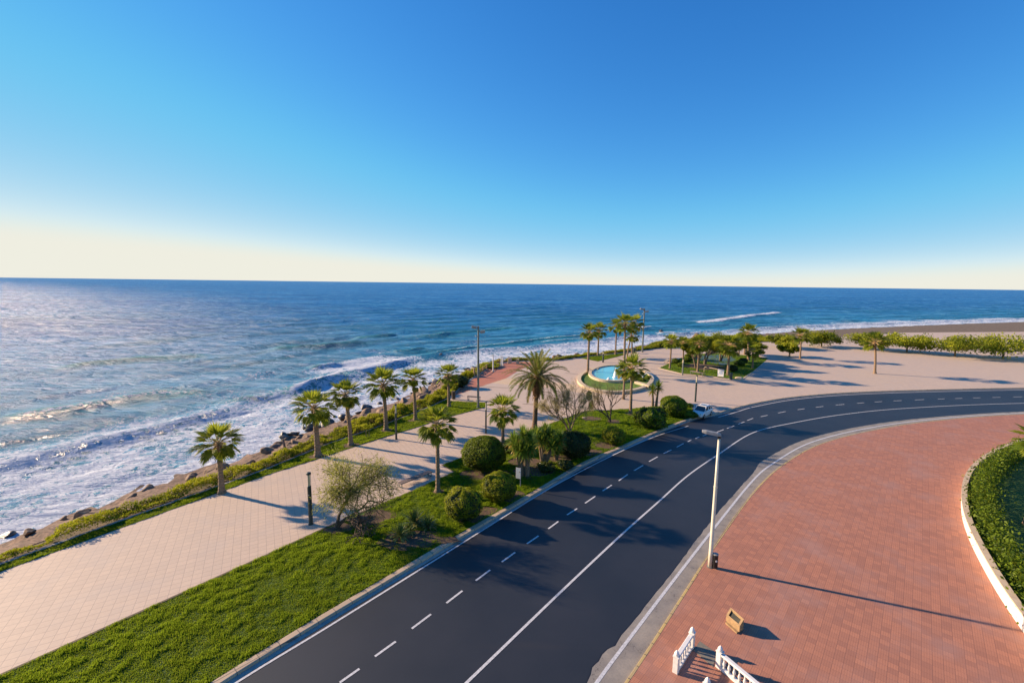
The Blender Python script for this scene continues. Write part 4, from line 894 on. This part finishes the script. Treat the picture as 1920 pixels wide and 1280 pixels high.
def crown_tree(px, py, ty, wpx, label, seed, m, name='broad_tree', n=9000, trunks=((0, 0),), base=.35, leaf=.26, cx=None):
    x, y = P(px, py); h = height(px, py, ty); dep = math.hypot(x, y); a = wpx / 2 / F * dep; r = empty(name, (x, y, 0)); tag(r, label, 'tree', 'broad-leaved trees in the right garden'); rg = np.random.default_rng(seed); rs = random.Random(seed)
    cl = []; mb = MB(); ox = 0 if cx is None else (cx - px) / F * dep
    for k in range(26):
        q = rg.normal(size=3); q /= np.linalg.norm(q); rr_ = rg.uniform(.35, .95); cl.append((ox + q[0] * a * rr_, q[1] * a * rr_ * .9, h * (base + (1 - base) * .5) + q[2] * h * (1 - base) * .42 * rr_, a * rg.uniform(.2, .38)))
    for (tx, ty_) in trunks:
        mb.tube([(tx * .2, ty_ * .2, -.05), (tx, ty_, h * .3), (tx * 1.8 + ox * .6, ty_ * 1.8, h * .55)], [.24, .17, .09], 8)
    mb.build('trunk', BARK, r); br = MB()
    for c in cl[:16]: tt_ = trunks[rs.randrange(len(trunks))]; br.tube([(tt_[0], tt_[1], h * .3), ((tt_[0] + c[0]) / 2, (tt_[1] + c[1]) / 2, h * .42), c[:3]], [.09, .06, .02], 5)
    br.build('branches', BARK, r); pick = rg.integers(0, len(cl), n); c4 = np.array(cl)[pick]; q = rg.normal(size=(n, 3)); q /= np.linalg.norm(q, axis=1)[:, None]; C = c4[:, :3] + q * c4[:, 3:4] * rg.uniform(.3, 1.05, (n, 1)) * np.array([1.1, 1, .75])
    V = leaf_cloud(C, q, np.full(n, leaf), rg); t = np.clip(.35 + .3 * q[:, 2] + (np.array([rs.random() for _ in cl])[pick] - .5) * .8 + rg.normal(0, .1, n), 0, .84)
    cards('crown', V, m, r, tone=t)
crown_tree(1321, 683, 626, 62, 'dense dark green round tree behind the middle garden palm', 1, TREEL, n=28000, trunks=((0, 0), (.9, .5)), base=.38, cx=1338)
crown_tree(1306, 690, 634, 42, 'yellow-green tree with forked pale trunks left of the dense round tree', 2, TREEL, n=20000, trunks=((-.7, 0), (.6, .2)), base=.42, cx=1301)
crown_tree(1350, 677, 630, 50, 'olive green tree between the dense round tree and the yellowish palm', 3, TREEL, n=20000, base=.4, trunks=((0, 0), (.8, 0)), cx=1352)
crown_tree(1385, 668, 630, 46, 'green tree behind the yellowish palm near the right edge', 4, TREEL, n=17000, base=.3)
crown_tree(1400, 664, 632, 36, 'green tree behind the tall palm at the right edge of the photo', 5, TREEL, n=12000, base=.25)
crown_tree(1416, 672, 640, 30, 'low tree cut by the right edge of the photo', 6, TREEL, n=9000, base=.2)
# narrow cypress-like shrubs beside the bare trees
def column_shrub(px, py, ty, wpx, label, seed, m, low=0.0):
    x, y = P(px, py); h = height(px, py, ty); a = wpx / 2 / F * math.hypot(x, y); r = empty('narrow_shrub', (x, y, 0)); tag(r, label, 'bush'); rg = np.random.default_rng(seed); n = 2600
    z = rg.uniform(low, 1, n); th = rg.uniform(0, 6.28, n); prof = np.sqrt(np.clip(1 - ((z - low) / (1 - low) * 2 - 1) ** 2, 0.05, 1)); C = np.stack([np.cos(th) * a * prof * rg.uniform(.5, 1, n), np.sin(th) * a * prof * rg.uniform(.5, 1, n), z * h], 1)
    d = np.stack([np.cos(th), np.sin(th), np.full(n, .6)], 1); cards('foliage', leaf_cloud(C, d, np.full(n, .16), rg), m, r, tone=np.clip(rg.normal(.35, .2, n), 0, .84)); MB().tube([(0,0,-.03),(0,0,h*.8)], [.09,.04], 6).build('stem', DBARK, r)
column_shrub(1104, 767, 733, 11, 'narrow dark shrub on a bare stem between the two bare trees', 3, BUSHD, .5)
column_shrub(1109, 767, 750, 8, 'short green column shrub touching the narrow dark one', 4, BUSHL)
# two young staked saplings on the strip lawn
for px, lab in ((686.5, 'thin young sapling on the strip lawn between second and third palm, left one of two'), (692, 'thin young sapling on the strip lawn between second and third palm, right one of two')):
    x, y = P(px, 819); h = height(px, 819, 800); r = empty('sapling', (x, y, 0)); tag(r, lab, 'sapling', 'saplings on the strip lawn'); MB().tube([(0,0,-.02),(0.03,0,h*.5),(0,0,h)], [.035,.03,.02], 6).build('stem', BARK, r)
    rg = np.random.default_rng(int(px)); n = 260; q = rg.normal(size=(n, 3)); C = q * np.array([.22, .22, .18]) + np.array([0, 0, h]); cards('foliage', leaf_cloud(C, q, np.full(n, .13), rg), HEDGEG, r, tone=rg.uniform(.2, .8, n))

# ------------------------------------------------------------------ street furniture
def bollard_lamp(bx, by, ty, label, rad=.15, m=None):
    x, y = P(bx, by); h = height(bx, by, ty); r = empty('lamp_column', (x, y, 0)); tag(r, label, 'street lamp', 'slim column lamps')
    hb = h * .74; MB().tube([(0,0,0),(0,0,.03),(0,0,.04),(0,0,hb-.02),(0,0,hb)], [rad*1.25,rad*1.25,rad,rad*.93,rad*.8], 16).build('column', m or DGREEN, r)
    MB().tube([(0,0,hb),(0,0,h-.14)], [rad*.55, rad*.55], 12).build('diffuser', LAMPGL, r)
    for k in range(3):
        a = k * 2.094 + .4; MB().tube([(math.cos(a)*rad*.78, math.sin(a)*rad*.78, hb-.05), (math.cos(a)*rad*.78, math.sin(a)*rad*.78, h-.1)], .018, 6).build('rod', LAMPG, r)
    MB().tube([(0,0,h-.18),(0,0,h-.16),(0,0,h-.04),(0,0,h)], [rad*.8, rad*1.12, rad*1.12, rad*.7], 16).build('cap', DGREEN, r)
    MB().tube([(0,-rad*.9,hb*.78),(0,-rad*1.06,hb*.78)], .05, 8).build('badge', RIM, r); return r
bollard_lamp(583, 982, 885, 'dark green column lamp standing on the near promenade left of the feathery tree')
bollard_lamp(743, 823, 757, 'slim column lamp at the edge of the strip lawn right of the third palm', .12)
bollard_lamp(911, 812, 752, 'thin dark column lamp on the plaza behind the biggest ball bush', .10)
bollard_lamp(1130.6, 679, 658, 'short column lamp at the tip of the small seaward lawn', .2)
bollard_lamp(1303.6, 753, 703, 'column lamp on the plaza directly behind the parked car', .14)
bollard_lamp(1279.5, 703, 672, 'pale greenish column lamp at the front edge of the right garden', .15, GALV)
def mast(bx, by, ty, label, m, rad, hs_):
    x, y = P(bx, by); h = height(bx, by, ty); r = empty('floodlight_mast', (x, y, 0)); tag(r, label, 'light mast', 'tall twin floodlight masts')
    MB().tube([(0,0,0),(0,0,.05),(0,0,.06),(0,0,h*.5),(0,0,h)], [rad*1.6,rad*1.6,rad,rad*.9,rad*.7], 14).build('pole', m, r)
    for sg, dz in ((-1, -.22), (1, -.85)):
        MB().tube([(0,0,h+dz),(sg*.32,0,h+dz+.02)], .045, 6).build('arm', m, r)
        o = MB().box(-.36*hs_,-.24,-.17,.36*hs_,.24,.17).build('floodlight', LAMPG, r, bevel=.03); o.location = (sg*(.30+.3*hs_),0,h+dz+.04); o.rotation_euler = (0, R(-10*sg), 0)
        g = MB().box(-.30*hs_,-.2,-.03,.30*hs_,.2,0.0).build('lens', LAMPGL, o); g.location = (0,0,-.175)
    MB().tube([(0,0,h-1.7),(-.35,0,h-1.45)], .03, 6).build('bracket', LAMPG, r); MB().box(-.5,-.08,h-1.5,-.3,.08,h-1.36).build('camera_box', WHITEP, r)
mast(896.5, 764, 611, 'tall grey mast with two box floodlights beside the far bench', GALV, .17, 1.0)
mast(1204.4, 660, 578, 'tall pale mast with two floodlights at the seaward edge behind the fountain', GALV, .22, 1.3)
def street_light():
    x, y = P(1331, 1062); h = height(1331, 1062, 818); r = empty('street_light', (x, y, 0)); tag(r, 'cream street light pole with flat grey head on the brick pavement', 'street lamp')
    MB().tube([(0,0,0),(0,0,.02)], [.2,.2], 12).build('base_plate', GALV, r)
    MB().tube([(0,0,.02),(0,0,1.2),(0,0,1.22),(0,0,h*.62),(0,0,h*.625),(0,0,h)], [.135,.13,.125,.105,.098,.075], 18).build('pole', CREAMP, r, smooth=True)
    MB().tube([(0,0,h*.615),(0,0,h*.63)], [.115,.115], 14).build('joint_ring', CREAMP, r)
    MB().tube([(0,0,h-.12),(0,0,h+.12)], [.10,.10], 12).build('head_socket', BLACK, r)
    mb = MB(); d = np.array([-.93, .37]); n = np.array([d[1], -d[0]]); L = 1.05; s0 = np.array([0.1 * -d[0], .1 * -d[1]])
    def q(l, w, z): p = s0 + d * l + n * w; return (p[0], p[1], h + z)
    st = [(0, .12, .02, .16), (.2, .17, .04, .22), (.85, .2, .10, .30), (1.1, .15, .16, .28)]; vs = []
    for l, w, z0, z1 in st: vs += [q(l, -w, z0), q(l, w, z0), q(l, w * .8, z1), q(l, -w * .8, z1)]
    fs = [(0, 1, 2, 3)] + [(i*4+a, i*4+4+a, i*4+4+(a+1)%4, i*4+(a+1)%4) for i in range(3) for a in range(4)] + [(15, 14, 13, 12)]
    mb.add(vs, fs).build('lamp_head', LAMPG, r, bevel=.02)
    g = MB(); g.add([q(.3, -.13, .035), q(.3, .13, .035), q(.85, .15, .085), q(.85, -.15, .085)], [(0, 1, 2, 3)]); g.build('lens', LAMPGL, r)
street_light()
def bin_(px, py, ty, label, w=.17, m=None, slot=True):
    x, y = P(px, py); h = height(px, py, ty); r = empty('litter_bin', (x, y, 0)); tag(r, label, 'bin')
    MB().tube([(0,0,.05),(0,0,.07),(0,0,h*.9),(0,0,h*.93)], [w*.9,w,w,w*.97], 18).build('body', m or BLACK, r)
    MB().tube([(0,0,h*.93),(0,0,h*.98),(0,0,h)], [w*1.05,w*1.05,w*.8], 18).build('lid', LAMPG if slot else (m or BLACK), r)
    MB().tube([(0,0,0),(0,0,.05)], [w*.7,w*.7], 12).build('foot', GALV, r)
    if slot: MB().box(-.05,-w-.012,h*.5,.05,-w+.03,h*.62).build('plate', WHITEP, r)
bin_(1340, 1064, 1037, 'black round litter bin with grey lid touching the street light pole')
bin_(850.5, 748, 733, 'dark brown litter bin at the corner of the red paving', .3, DBARK, False)
bin_(1189, 662, 653, 'dark green litter bin near the far seaward mast', .45, DGREEN, False)
bin_(1370, 711, 699, 'dark green litter bin beside the white sign board', .3, DGREEN, False)
def bench(p0, p1, label, wid=.5, h=.45, m=None, legs=2, group=None, back=False):
    p0 = np.array(p0); p1 = np.array(p1); L = np.linalg.norm(p1 - p0); a = math.atan2(*(p1 - p0)[::-1]); c = (p0 + p1) / 2
    r = empty('bench', (c[0], c[1], 0), a); tag(r, label, 'bench', group); h_ = L / 2
    mb = MB(); k = 4
    for i in range(k): w0 = -wid/2 + i * wid / k; mb.box(-h_-.12, w0 + .006, h-.06, h_+.12, w0 + wid/k - .006, h)
    mb.build('seat', m or WOOD, r, bevel=.006)
    MB().box(-h_-.05, -wid/2+.03, h-.1, h_+.05, -wid/2+.07, h-.06).box(-h_-.05, wid/2-.07, h-.1, h_+.05, wid/2-.03, h-.06).build('frame', GALV, r)
    for sx_ in (np.linspace(-h_, h_, legs)):
        MB().box(sx_-.03, -wid/2+.03, 0, sx_+.03, -wid/2+.09, h-.1).box(sx_-.03, wid/2-.09, 0, sx_+.03, wid/2-.03, h-.1).box(sx_-.03, -wid/2+.09, 0.02, sx_+.03, wid/2-.09, .07).build('leg', GALV, r)
q0 = np.array(P(754, 915)); q1 = np.array(P(809, 893)); nn = np.array([-(q1-q0)[1], (q1-q0)[0]]); nn /= np.linalg.norm(nn)
bench(q0 + nn * .25, q1 + nn * .25, 'long backless wooden bench at the lawn edge beside the slim fan palm', .55)
bench(P(878, 749), P(899, 751), 'backless bench at the far lawn edge left of the tall mast', .6, .6)
bench(P(1248, 681), P(1257, 677), 'pale bench at the left tip of the right garden', .8, .6, STONE)
bench(P(1297, 701), P(1319, 706), 'long bench on the front edge of the right garden left of the rail', .8, .7)
def rail_frame():
    a = np.array(P(1320, 697)); c = np.array(P(1346, 702)); L = np.linalg.norm(c - a); r = empty('hand_rail', tuple((a + c) / 2), math.atan2(*(c - a)[::-1])); tag(r, 'pale hooped rail on the grass left of the white sign board', 'railing')
    MB().tube([(-L/2,0,0),(-L/2,0,.95),(-L/2+.25,0,1.1),(L/2-.25,0,1.1),(L/2,0,.95),(L/2,0,0)], .06, 6).build('hoop', STONE, r)
rail_frame()
def board():
    a = np.array(P(1345, 708)); c = np.array(P(1356.5, 709.5)); L = np.linalg.norm(c - a); r = empty('sign_board', tuple((a + c) / 2), math.atan2(*(c - a)[::-1])); tag(r, 'white square information board on two legs at the edge of the right garden', 'sign')
    MB().box(-L/2,-.05,.35,L/2,.05,1.75).build('panel', WHITEP, r, bevel=.02); MB().tube([(0,-.055,1.05),(0,-.075,1.05)], .32, 20).build('round_emblem', mat('pale_blue_print', (.45,.52,.62), .6), r)
    for s_ in (-1, 1): MB().box(s_*L*.4-.05,-.04,0,s_*L*.4+.05,.04,.35).build('leg', GALV, r)
board()
def post_sign():
    x, y = P(975.5, 914); h = height(975.5, 914, 877); r = empty('sign_on_post', (x, y, 0), R(-25)); tag(r, 'blank white rectangular sign on a short post beside the yellow-green ball bush', 'sign')
    MB().box(-.035,-.035,0,.035,.035,h).build('post', LAMPG, r); MB().box(-.42,-.06,h-1.0,.04,-.036,h).build('panel', WHITEP, r, bevel=.01); MB().box(-.1,-.066,h-.4,-.02,-.061,h-.3).build('sticker', STONEY, r)
post_sign()
def shower(px, by, ty, label, two=False):
    x, y = P(px, by); h = height(px, by, ty); r = empty('beach_shower', (x, y, 0)); tag(r, label, 'shower post', 'white beach shower posts'); MB().tube([(0,0,0),(0,0,h)], [.13,.10], 10).build('post', WHITEP, r)
    MB().tube([(-.6,0,h*.86),(-.3,0,h*.93),(0,0,h*.9),(.3,0,h*.93),(.6,0,h*.86)], .05, 6).build('arm', WHITEP, r); MB().tube([(0,0,0),(0,0,.06)], [.4,.4], 14).build('base', STONE, r)
shower(924.4, 696, 664, 'tall white shower post at the edge of the red paving')
shower(940, 686, 667, 'shorter white shower post at the far end of the red paving, left of the pair')
shower(942.5, 685, 668, 'shorter white shower post at the far end of the red paving, right of the pair')
# golden post-and-rope fence along the red paving
def fence():
    ln = smooth_line(PL([(889,706),(901,700),(915,690),(931,681.5),(966,677)]), .5); r = empty('post_fence', (ln[0][0], ln[0][1], 0)); tag(r, 'low golden wooden post fence along the seaward edge of the red paving', 'fence')
    acc = 0; last = None; pts = []
    for i in range(0, len(ln), 5):
        p = ln[i] - ln[0]; h = 1.05 if i else 1.7; MB().tube([(p[0], p[1], 0), (p[0], p[1], h)], [.13, .11] if i else [.2, .18], 8).build('post', DWOOD, r); pts.append((p[0], p[1], .85))
    MB().tube(pts, .05, 6).build('rail', DWOOD, r); MB().tube([(a, b_, .45) for a, b_, c_ in pts], .05, 6).build('rail', DWOOD, r)
fence()
fence2 = empty('stone_pillar', P(956, 681)); tag(fence2, 'pair of pale stone blocks closing the far end of the red paving', 'pillar'); MB().box(-.4,-.3,0,.4,.3,1.3).build('block', STONE, fence2, bevel=.05); MB().box(1.4,-.3,0,2.1,.3,1.0).build('block', STONE, fence2, bevel=.05)
gy = bush(915, 689, 40, 681, 'golden hedge growing along the wooden post fence', BUSHY, 71, .22, 2500, lumps=.5, name='low_hedge', cat='hedge', yl=.3)

# fountain with its planter
def ell(cx, cy, a, b_, n=72, x0=0, z=0.0): return [P(cx + a * math.cos(t), cy + b_ * math.sin(t), z) for t in np.linspace(0, 2 * math.pi, n, endpoint=False)]
fc = P(1153, 705); FO = empty('fountain', (fc[0], fc[1], 0)); tag(FO, 'round turquoise fountain pool with stone rim set in a grassy planter', 'fountain')
loc = lambda pts: [(p[0] - fc[0], p[1] - fc[1]) for p in pts]
outer = np.array(loc(ell(1154, 713.5, 72, 25))); rim = np.array(loc(ell(1151.5, 704, 45, 15)))
strip_profile('outer_wall', outer, [(.0, 0), (.0, .42), (-.0, .42), (.7, .45), (.7, 0)], STONE, FO, True)
sheet('planter_lawn', [tuple(p) for p in outer * .985], .2, mat('planter_grass', (0.12, 0.20, 0.008), 0.95, (0.05, 0.11, 0.005), 1.5, 0.6, bdist=.1), FO)
strip_profile('pool_rim', rim, [(-.35, .1), (-.35, .62), (.25, .62), (.25, .1)], STONE, FO, True)
sheet('pool_water', [tuple(p) for p in rim], .40, POOL, FO)
w = np.array(loc(PL([(1192,717.5),(1205,721),(1219,726)], .3))); strip_profile('dividing_wall', w, [(-.35, .1), (-.35, .6), (.35, .6), (.35, .1)], STONE, FO)
w = np.array(loc(PL([(1103,691.5),(1122,693)], .3))); strip_profile('dividing_wall', w, [(-.5, .1), (-.5, .55), (.5, .55), (.5, .1)], STONE, FO)
def spray_at(px, py, hh_, rr_, nm='water_jet'):
    p = P(px, py, .4); mb = MB(); prof = []
    for i in range(14):
        t = i / 13; prof.append((rr_ * (1 - t) ** .9 * (1 + .12 * math.sin(i * 2.3)) + .05, .4 + hh_ * t))
    mb.lathe(prof, 12, (p[0] - fc[0], p[1] - fc[1])); return mb.build(nm, SPRAY, FO, True)
spray_at(1154, 708, 1.9, .5); spray_at(1141, 712, .5, .35)
grass([(p[0] + fc[0], p[1] + fc[1]) for p in outer * .96], 9000, .08, .16, .02, GRASS, 21, z=.2, bare=False) if False else None
wr = empty('curved_rail', P(1210, 713)); tag(wr, 'white curved rail arching over the plants at the right end of the fountain planter', 'railing')
for k, (xx, rr_) in enumerate(((-1.3, .9), (.5, 1.1))):
    MB().tube([(xx + rr_ * math.cos(t), .8 * math.sin(t) * .2, .25 + 1.1 * math.sin(t)) for t in np.linspace(0, math.pi, 12)], .12, 8).build('arch', WHITEP, wr)

# plaque block, slab
def plaque():
    D, C_, B_, A_ = [np.array(P(*q)) for q in ((1361.9,1152,.42),(1387,1173,.42),(1395,1160,.68),(1370,1138,.68))]
    c0 = (D + C_ + B_ + A_) / 4; r = empty('stone_lectern', tuple(c0)); tag(r, 'ochre stone lectern block with slanted dark recessed plate on the brick pavement', 'plaque stand')
    q = [D - c0, C_ - c0, B_ - c0, A_ - c0]; zt = [.42, .42, .68, .68]; mb = MB(); vs = [(p[0], p[1], .08) for p in q] + [(p[0], p[1], z) for p, z in zip(q, zt)]
    cen = sum(q) / 4; inn = [p * .74 for p in q]; zi = [.455, .455, .645, .645]
    vs += [(p[0], p[1], z) for p, z in zip(inn, zi)] + [(p[0], p[1], z - .1) for p, z in zip(inn, zi)]
    fs = [(3,2,1,0)] + [(i, (i+1)%4, 4+(i+1)%4, 4+i) for i in range(4)] + [(4+i, 4+(i+1)%4, 8+(i+1)%4, 8+i) for i in range(4)] + [(8+i, 8+(i+1)%4, 12+(i+1)%4, 12+i) for i in range(4)]
    mb.add(vs, fs).build('stone_body', OCHRE, r)
    MB().add([(p[0], p[1], z - .095) for p, z in zip(inn, zi)] , [(0,1,2,3)]).build('plate', PLQ, r)
    d1 = (C_ - D) / np.linalg.norm(C_ - D); d2 = np.array([d1[1], -d1[0]]); d2 = d2 if d2 @ (A_ - D) < 0 else -d2
    b4 = [q[0] * .8 + d2 * .16, q[1] * .95 + d2 * .16, q[2] * .9, q[3] * .8]; MB().add([(p[0], p[1], 0) for p in b4] + [(p[0], p[1], .08) for p in b4], [(3,2,1,0),(4,5,6,7),(0,1,5,4),(1,2,6,5),(2,3,7,6),(3,0,4,7)]).build('plinth', OCHRE, r)
plaque()
tag(sheet('stone_slab', PL([(1312,1201.5),(1344,1224),(1337,1250),(1300,1219)]), .014, MATG, thick=.012), 'grey stone slab set in the brick paving between the two white balustrades', 'paving slab')
tag(sheet('pavement_patch', PL([(1402,1078),(1412,1080),(1420,1086),(1395,1083)]), .003, MATG), kind='structure') if False else None

# white balustrades
def finial(mb, x, y, z, w):
    mb.box(x-w*.62, y-w*.62, z, x+w*.62, y+w*.62, z+.04); mb.lathe([(w*.30, z+.04), (w*.50, z+.09), (w*.52, z+.14), (w*.40, z+.21), (w*.18, z+.28), (.0, z+.33)], 14, (x, y))
def balustrade(p0, p1, label, nb_, ends=(True, True), H_=.82, group='white balustrades at the building entrance'):
    p0 = np.array(p0); p1 = np.array(p1); L = np.linalg.norm(p1 - p0); a = math.atan2(*(p1 - p0)[::-1]); r = empty('balustrade', tuple(p0), a); tag(r, label, 'balustrade', group)
    for i, xx in enumerate((0, L)):
        if not ends[i]: continue
        w = .24; mb = MB(); mb.box(xx-w/2, -w/2, 0, xx+w/2, w/2, H_); o = mb.build('post', WHITEP, r, bevel=.012); f = MB(); finial(f, xx, 0, H_, w*.95); f.build('finial', WHITEP, o, bevel=0)
    MB().box(.12, -.1, .0, L-.12, .1, .12).build('bottom_rail', WHITEP, r, bevel=.01); 
    MB().box(.12, -.11, H_-.12, L-.12, .11, H_-.02).build('top_rail', WHITEP, r, bevel=.03)
    prof = [(.055, .12), (.06, .16), (.035, .2), (.05, .26), (.068, .33), (.06, .41), (.036, .50), (.03, .56), (.045, .6), (.035, .63), (.055, .66), (.055, H_-.12)]
    for k in range(nb_): MB().lathe(prof, 12, (.12 + (L - .24) * (k + .5) / nb_, 0)).build('baluster', WHITEP, r, smooth=True)
balustrade(P(1267, 1259), P(1296, 1213), 'short white balustrade with two finial posts nearest the road', 6)
b2 = np.array(P(1348, 1250)); dd = np.array(P(1412, 1305)) - b2; dd /= np.linalg.norm(dd)
balustrade(b2, b2 + dd * 4.2, 'white balustrade running off to the lower right corner from a finial post', 15)
b3 = np.array(P(1324, 1312)); balustrade(b3, b3 + dd * 4.2, 'white finial post tip showing at the bottom edge between the other balustrades', 15)

# parked car
def car():
    f = np.array(P(1317.5, 784.5, -.0)); bk = np.array(P(1333, 777, -.0)); d = (f - bk) / np.linalg.norm(f - bk); ang = math.atan2(d[1], d[0]) ; n = np.array([-d[1], d[0]])
    c = (f + bk) / 2 - n * .72; r = empty('parked_car', (c[0], c[1], -.05), ang); tag(r, 'small white hatchback parked at the end of the lawn beside the road', 'car')
    st = [(-1.88,.70,.40,.80),(-1.80,.78,.30,.92),(-1.3,.82,.22,.95),(0,.84,.2,.93),(.75,.83,.2,.90),(1.35,.80,.22,.80),(1.75,.74,.26,.68),(1.88,.62,.32,.55)]
    vs = []; 
    for x, w, z0, z1 in st: vs += [(x,-w*.92,z0),(x,-w,z0+.15),(x,-w,z1-.12),(x,-w*.88,z1),(x,w*.88,z1),(x,w,z1-.12),(x,w,z0+.15),(x,w*.92,z0)]
    fs = [tuple(range(8))] + [(i*8+a, i*8+(a+1)%8, i*8+8+(a+1)%8, i*8+8+a) for i in range(len(st)-1) for a in range(8)] + [tuple((len(st)-1)*8 + a for a in range(7, -1, -1))]
    mb = MB(); mb.add(vs, fs); o = mb.build('body', CARW, r, smooth=False); bv = o.modifiers.new('b', 'BEVEL'); bv.width = .05; bv.segments = 2
    # greenhouse
    def ring(x0, w0, z0, x1, w1, z1): pass
    bt = [(-1.72,.74,.93),(-1.72,-.74,.93),(.85,-.74,.90),(.85,.74,.90)]; tp = [(-1.35,.60,1.40),(-1.35,-.60,1.40),(.15,-.60,1.42),(.15,.60,1.42)]
    MB().add([(a*.985, b_*.98, c_) for a, b_, c_ in bt] + [(a*.985, b_*.98, c_-.01) for a, b_, c_ in tp], [(0,3,7,4),(1,0,4,5)]).build('side_window', CARG, r)
    MB().add([(a*.985, b_*.98, c_) for a, b_, c_ in bt] + [(a*.985, b_*.98, c_-.01) for a, b_, c_ in tp], [(2,1,5,6)]).build('side_window', CARG, r)
    MB().add([bt[2], bt[3], tp[3], tp[2]], [(0,1,2,3)]).build('windscreen', CARG, r)
    MB().add([(-1.45,-.6,1.39),(.12,-.6,1.41),(.12,.6,1.41),(-1.45,.6,1.39),(-1.35,-.5,1.47),(.0,-.5,1.48),(.0,.5,1.48),(-1.35,.5,1.47)], [(3,2,1,0),(4,5,6,7),(0,1,5,4),(1,2,6,5),(2,3,7,6),(3,0,4,7)]).build('roof', CARW, r, bevel=.03)
    MB().box(-.75,-.36,1.483,-.15,.36,1.492).build('sunroof', CARG, r)
    for s_ in (-1, 1):
        for a, b_ in (((.88,.745*s_,.9),(.16,.605*s_,1.43)), ((-.35,.755*s_,.92),(-.42,.61*s_,1.43)), ((-1.05,.755*s_,.92),(-1.0,.61*s_,1.43)), ((-1.75,.745*s_,.9),(-1.36,.6*s_,1.43))): MB().tube([a, b_], .045, 6).build('pillar', CARW, r)
        MB().tube([(.62,.78*s_,.95),(.66,.95*s_,1.0)], [.05,.09], 8).build('mirror', CARW, r)
        MB().tube([(1.70,.56*s_,.62),(1.84,.50*s_,.60)], [.14,.1], 12).build('headlight', LAMPGL, r)
        for xx in (1.18, -1.22):
            w_ = MB().tube([(xx,.68*s_,.3),(xx,.70*s_,.3),(xx,.855*s_,.3),(xx,.865*s_,.3)], [.26,.31,.31,.27], 20).build('wheel', TYRE, r); MB().tube([(xx,.86*s_,.3),(xx,.873*s_,.3)], [.19,.17], 16).build('rim', RIM, w_)
    MB().box(1.84,-.3,.34,1.885,.3,.46).build('grille', BLACK, r); MB().box(1.885,-.22,.36,1.9,.22,.44).build('number_plate', WHITEP, r)
    MB().box(-1.9,-.62,.62,-1.86,-.45,.8).build('tail_light', mat('red_lens', (.4,.02,.02), .3), r)
car()
# small things on the lawn
for px, py, s_, lab in ((1294.5,786,.28,'small white stone on the kerb lawn in front of the parked car'),(1095,784,.3,'small pale stone lying on the lawn between the bare trees'),(1386,710,.9,'flat pale rock at the front corner of the right garden')):
    x, y = P(px, py); o = link('stone', RM[2].copy(), None); o.data.materials.clear(); o.data.materials.append(STONE); o.location = (x, y, .05); o.scale = (s_, s_ * .7, s_ * .6); tag(o, lab, 'rock')
# beyond the edges of the photo: the belt of trees and a garden wall that close the view to the right
for i, (px, py, ty, w) in enumerate([(1470,652,628,50),(1540,650,624,60),(1625,655,626,62),(1700,660,628,70),(1790,668,632,80),(1880,672,630,90),(1480,668,642,34)]):
    crown_tree(px, py, ty, w, 'broad tree number %s in the belt beyond the right edge' % ['one','two','three','four','five','six','seven'][i], 11 + i, TREEL, n=4200, base=.25, leaf=.5)
gwl = smooth_line([(24,16),(30,26),(37,35),(46,43),(58,50),(72,55)], 1.0); gw = empty('garden_wall', (24, 16, 0)); tag(gw, 'low white garden wall curving along the brick pavement', 'wall')
gl_ = gwl - np.array([24, 16]); strip_profile('wall', gl_, [(-.12, 0), (-.12, .8), (.12, .8), (.12, 0)], WHITEP, gw); strip_profile('coping', gl_, [(-.18, .802), (-.18, .88), (.18, .88), (.18, .802)], STONE, gw)
back = [tuple(q) for q in offset(gwl, .2)] + [(150, 56), (150, -30), (24, -30)]
tag(sheet('lawn', back, .015, LAWN), kind='structure')
hr = np.random.default_rng(3); n = 26000; tt_ = hr.uniform(0, 1, n); ii = (tt_ * (len(gwl) - 1)).astype(int); hp = offset(gwl, 1.1)[ii]
hc = np.stack([hp[:, 0] + hr.normal(0, .45, n), hp[:, 1] + hr.normal(0, .45, n), hr.uniform(.1, 1.5, n)], 1); hd_ = hr.normal(size=(n, 3)); hd_[:, 2] += .6
tag(cards('garden_hedge', leaf_cloud(hc, hd_, np.full(n, .2), hr), BUSHL, tone=np.clip(hr.normal(.4, .25, n), 0, .84)), 'long clipped green hedge behind the white garden wall', 'hedge')
for i, (x_, y_) in enumerate([(40, 33), (52, 41), (66, 47), (48, 30)]):
    h_ = 6.5 + i * .6; r_ = empty('fan_palm', (x_, y_, 0)); tag(r_, '%s fan palm in the garden behind the low white wall' % ['nearest', 'second', 'third', 'set back'][i], 'palm tree', 'garden palms')
    palm_trunk(h_, .22, .16, (.2, 0), 60 + i).build('trunk', TRUNK, r_); o_ = link('crown', CROWNS[i % 5][0], None, r_); o_.location = (.2, 0, h_); o_.scale = (1.8, 1.8, 1.7); link('leaf_stems', CROWNS[i % 5][1], None, o_)
print('objects', len(bpy.data.objects))
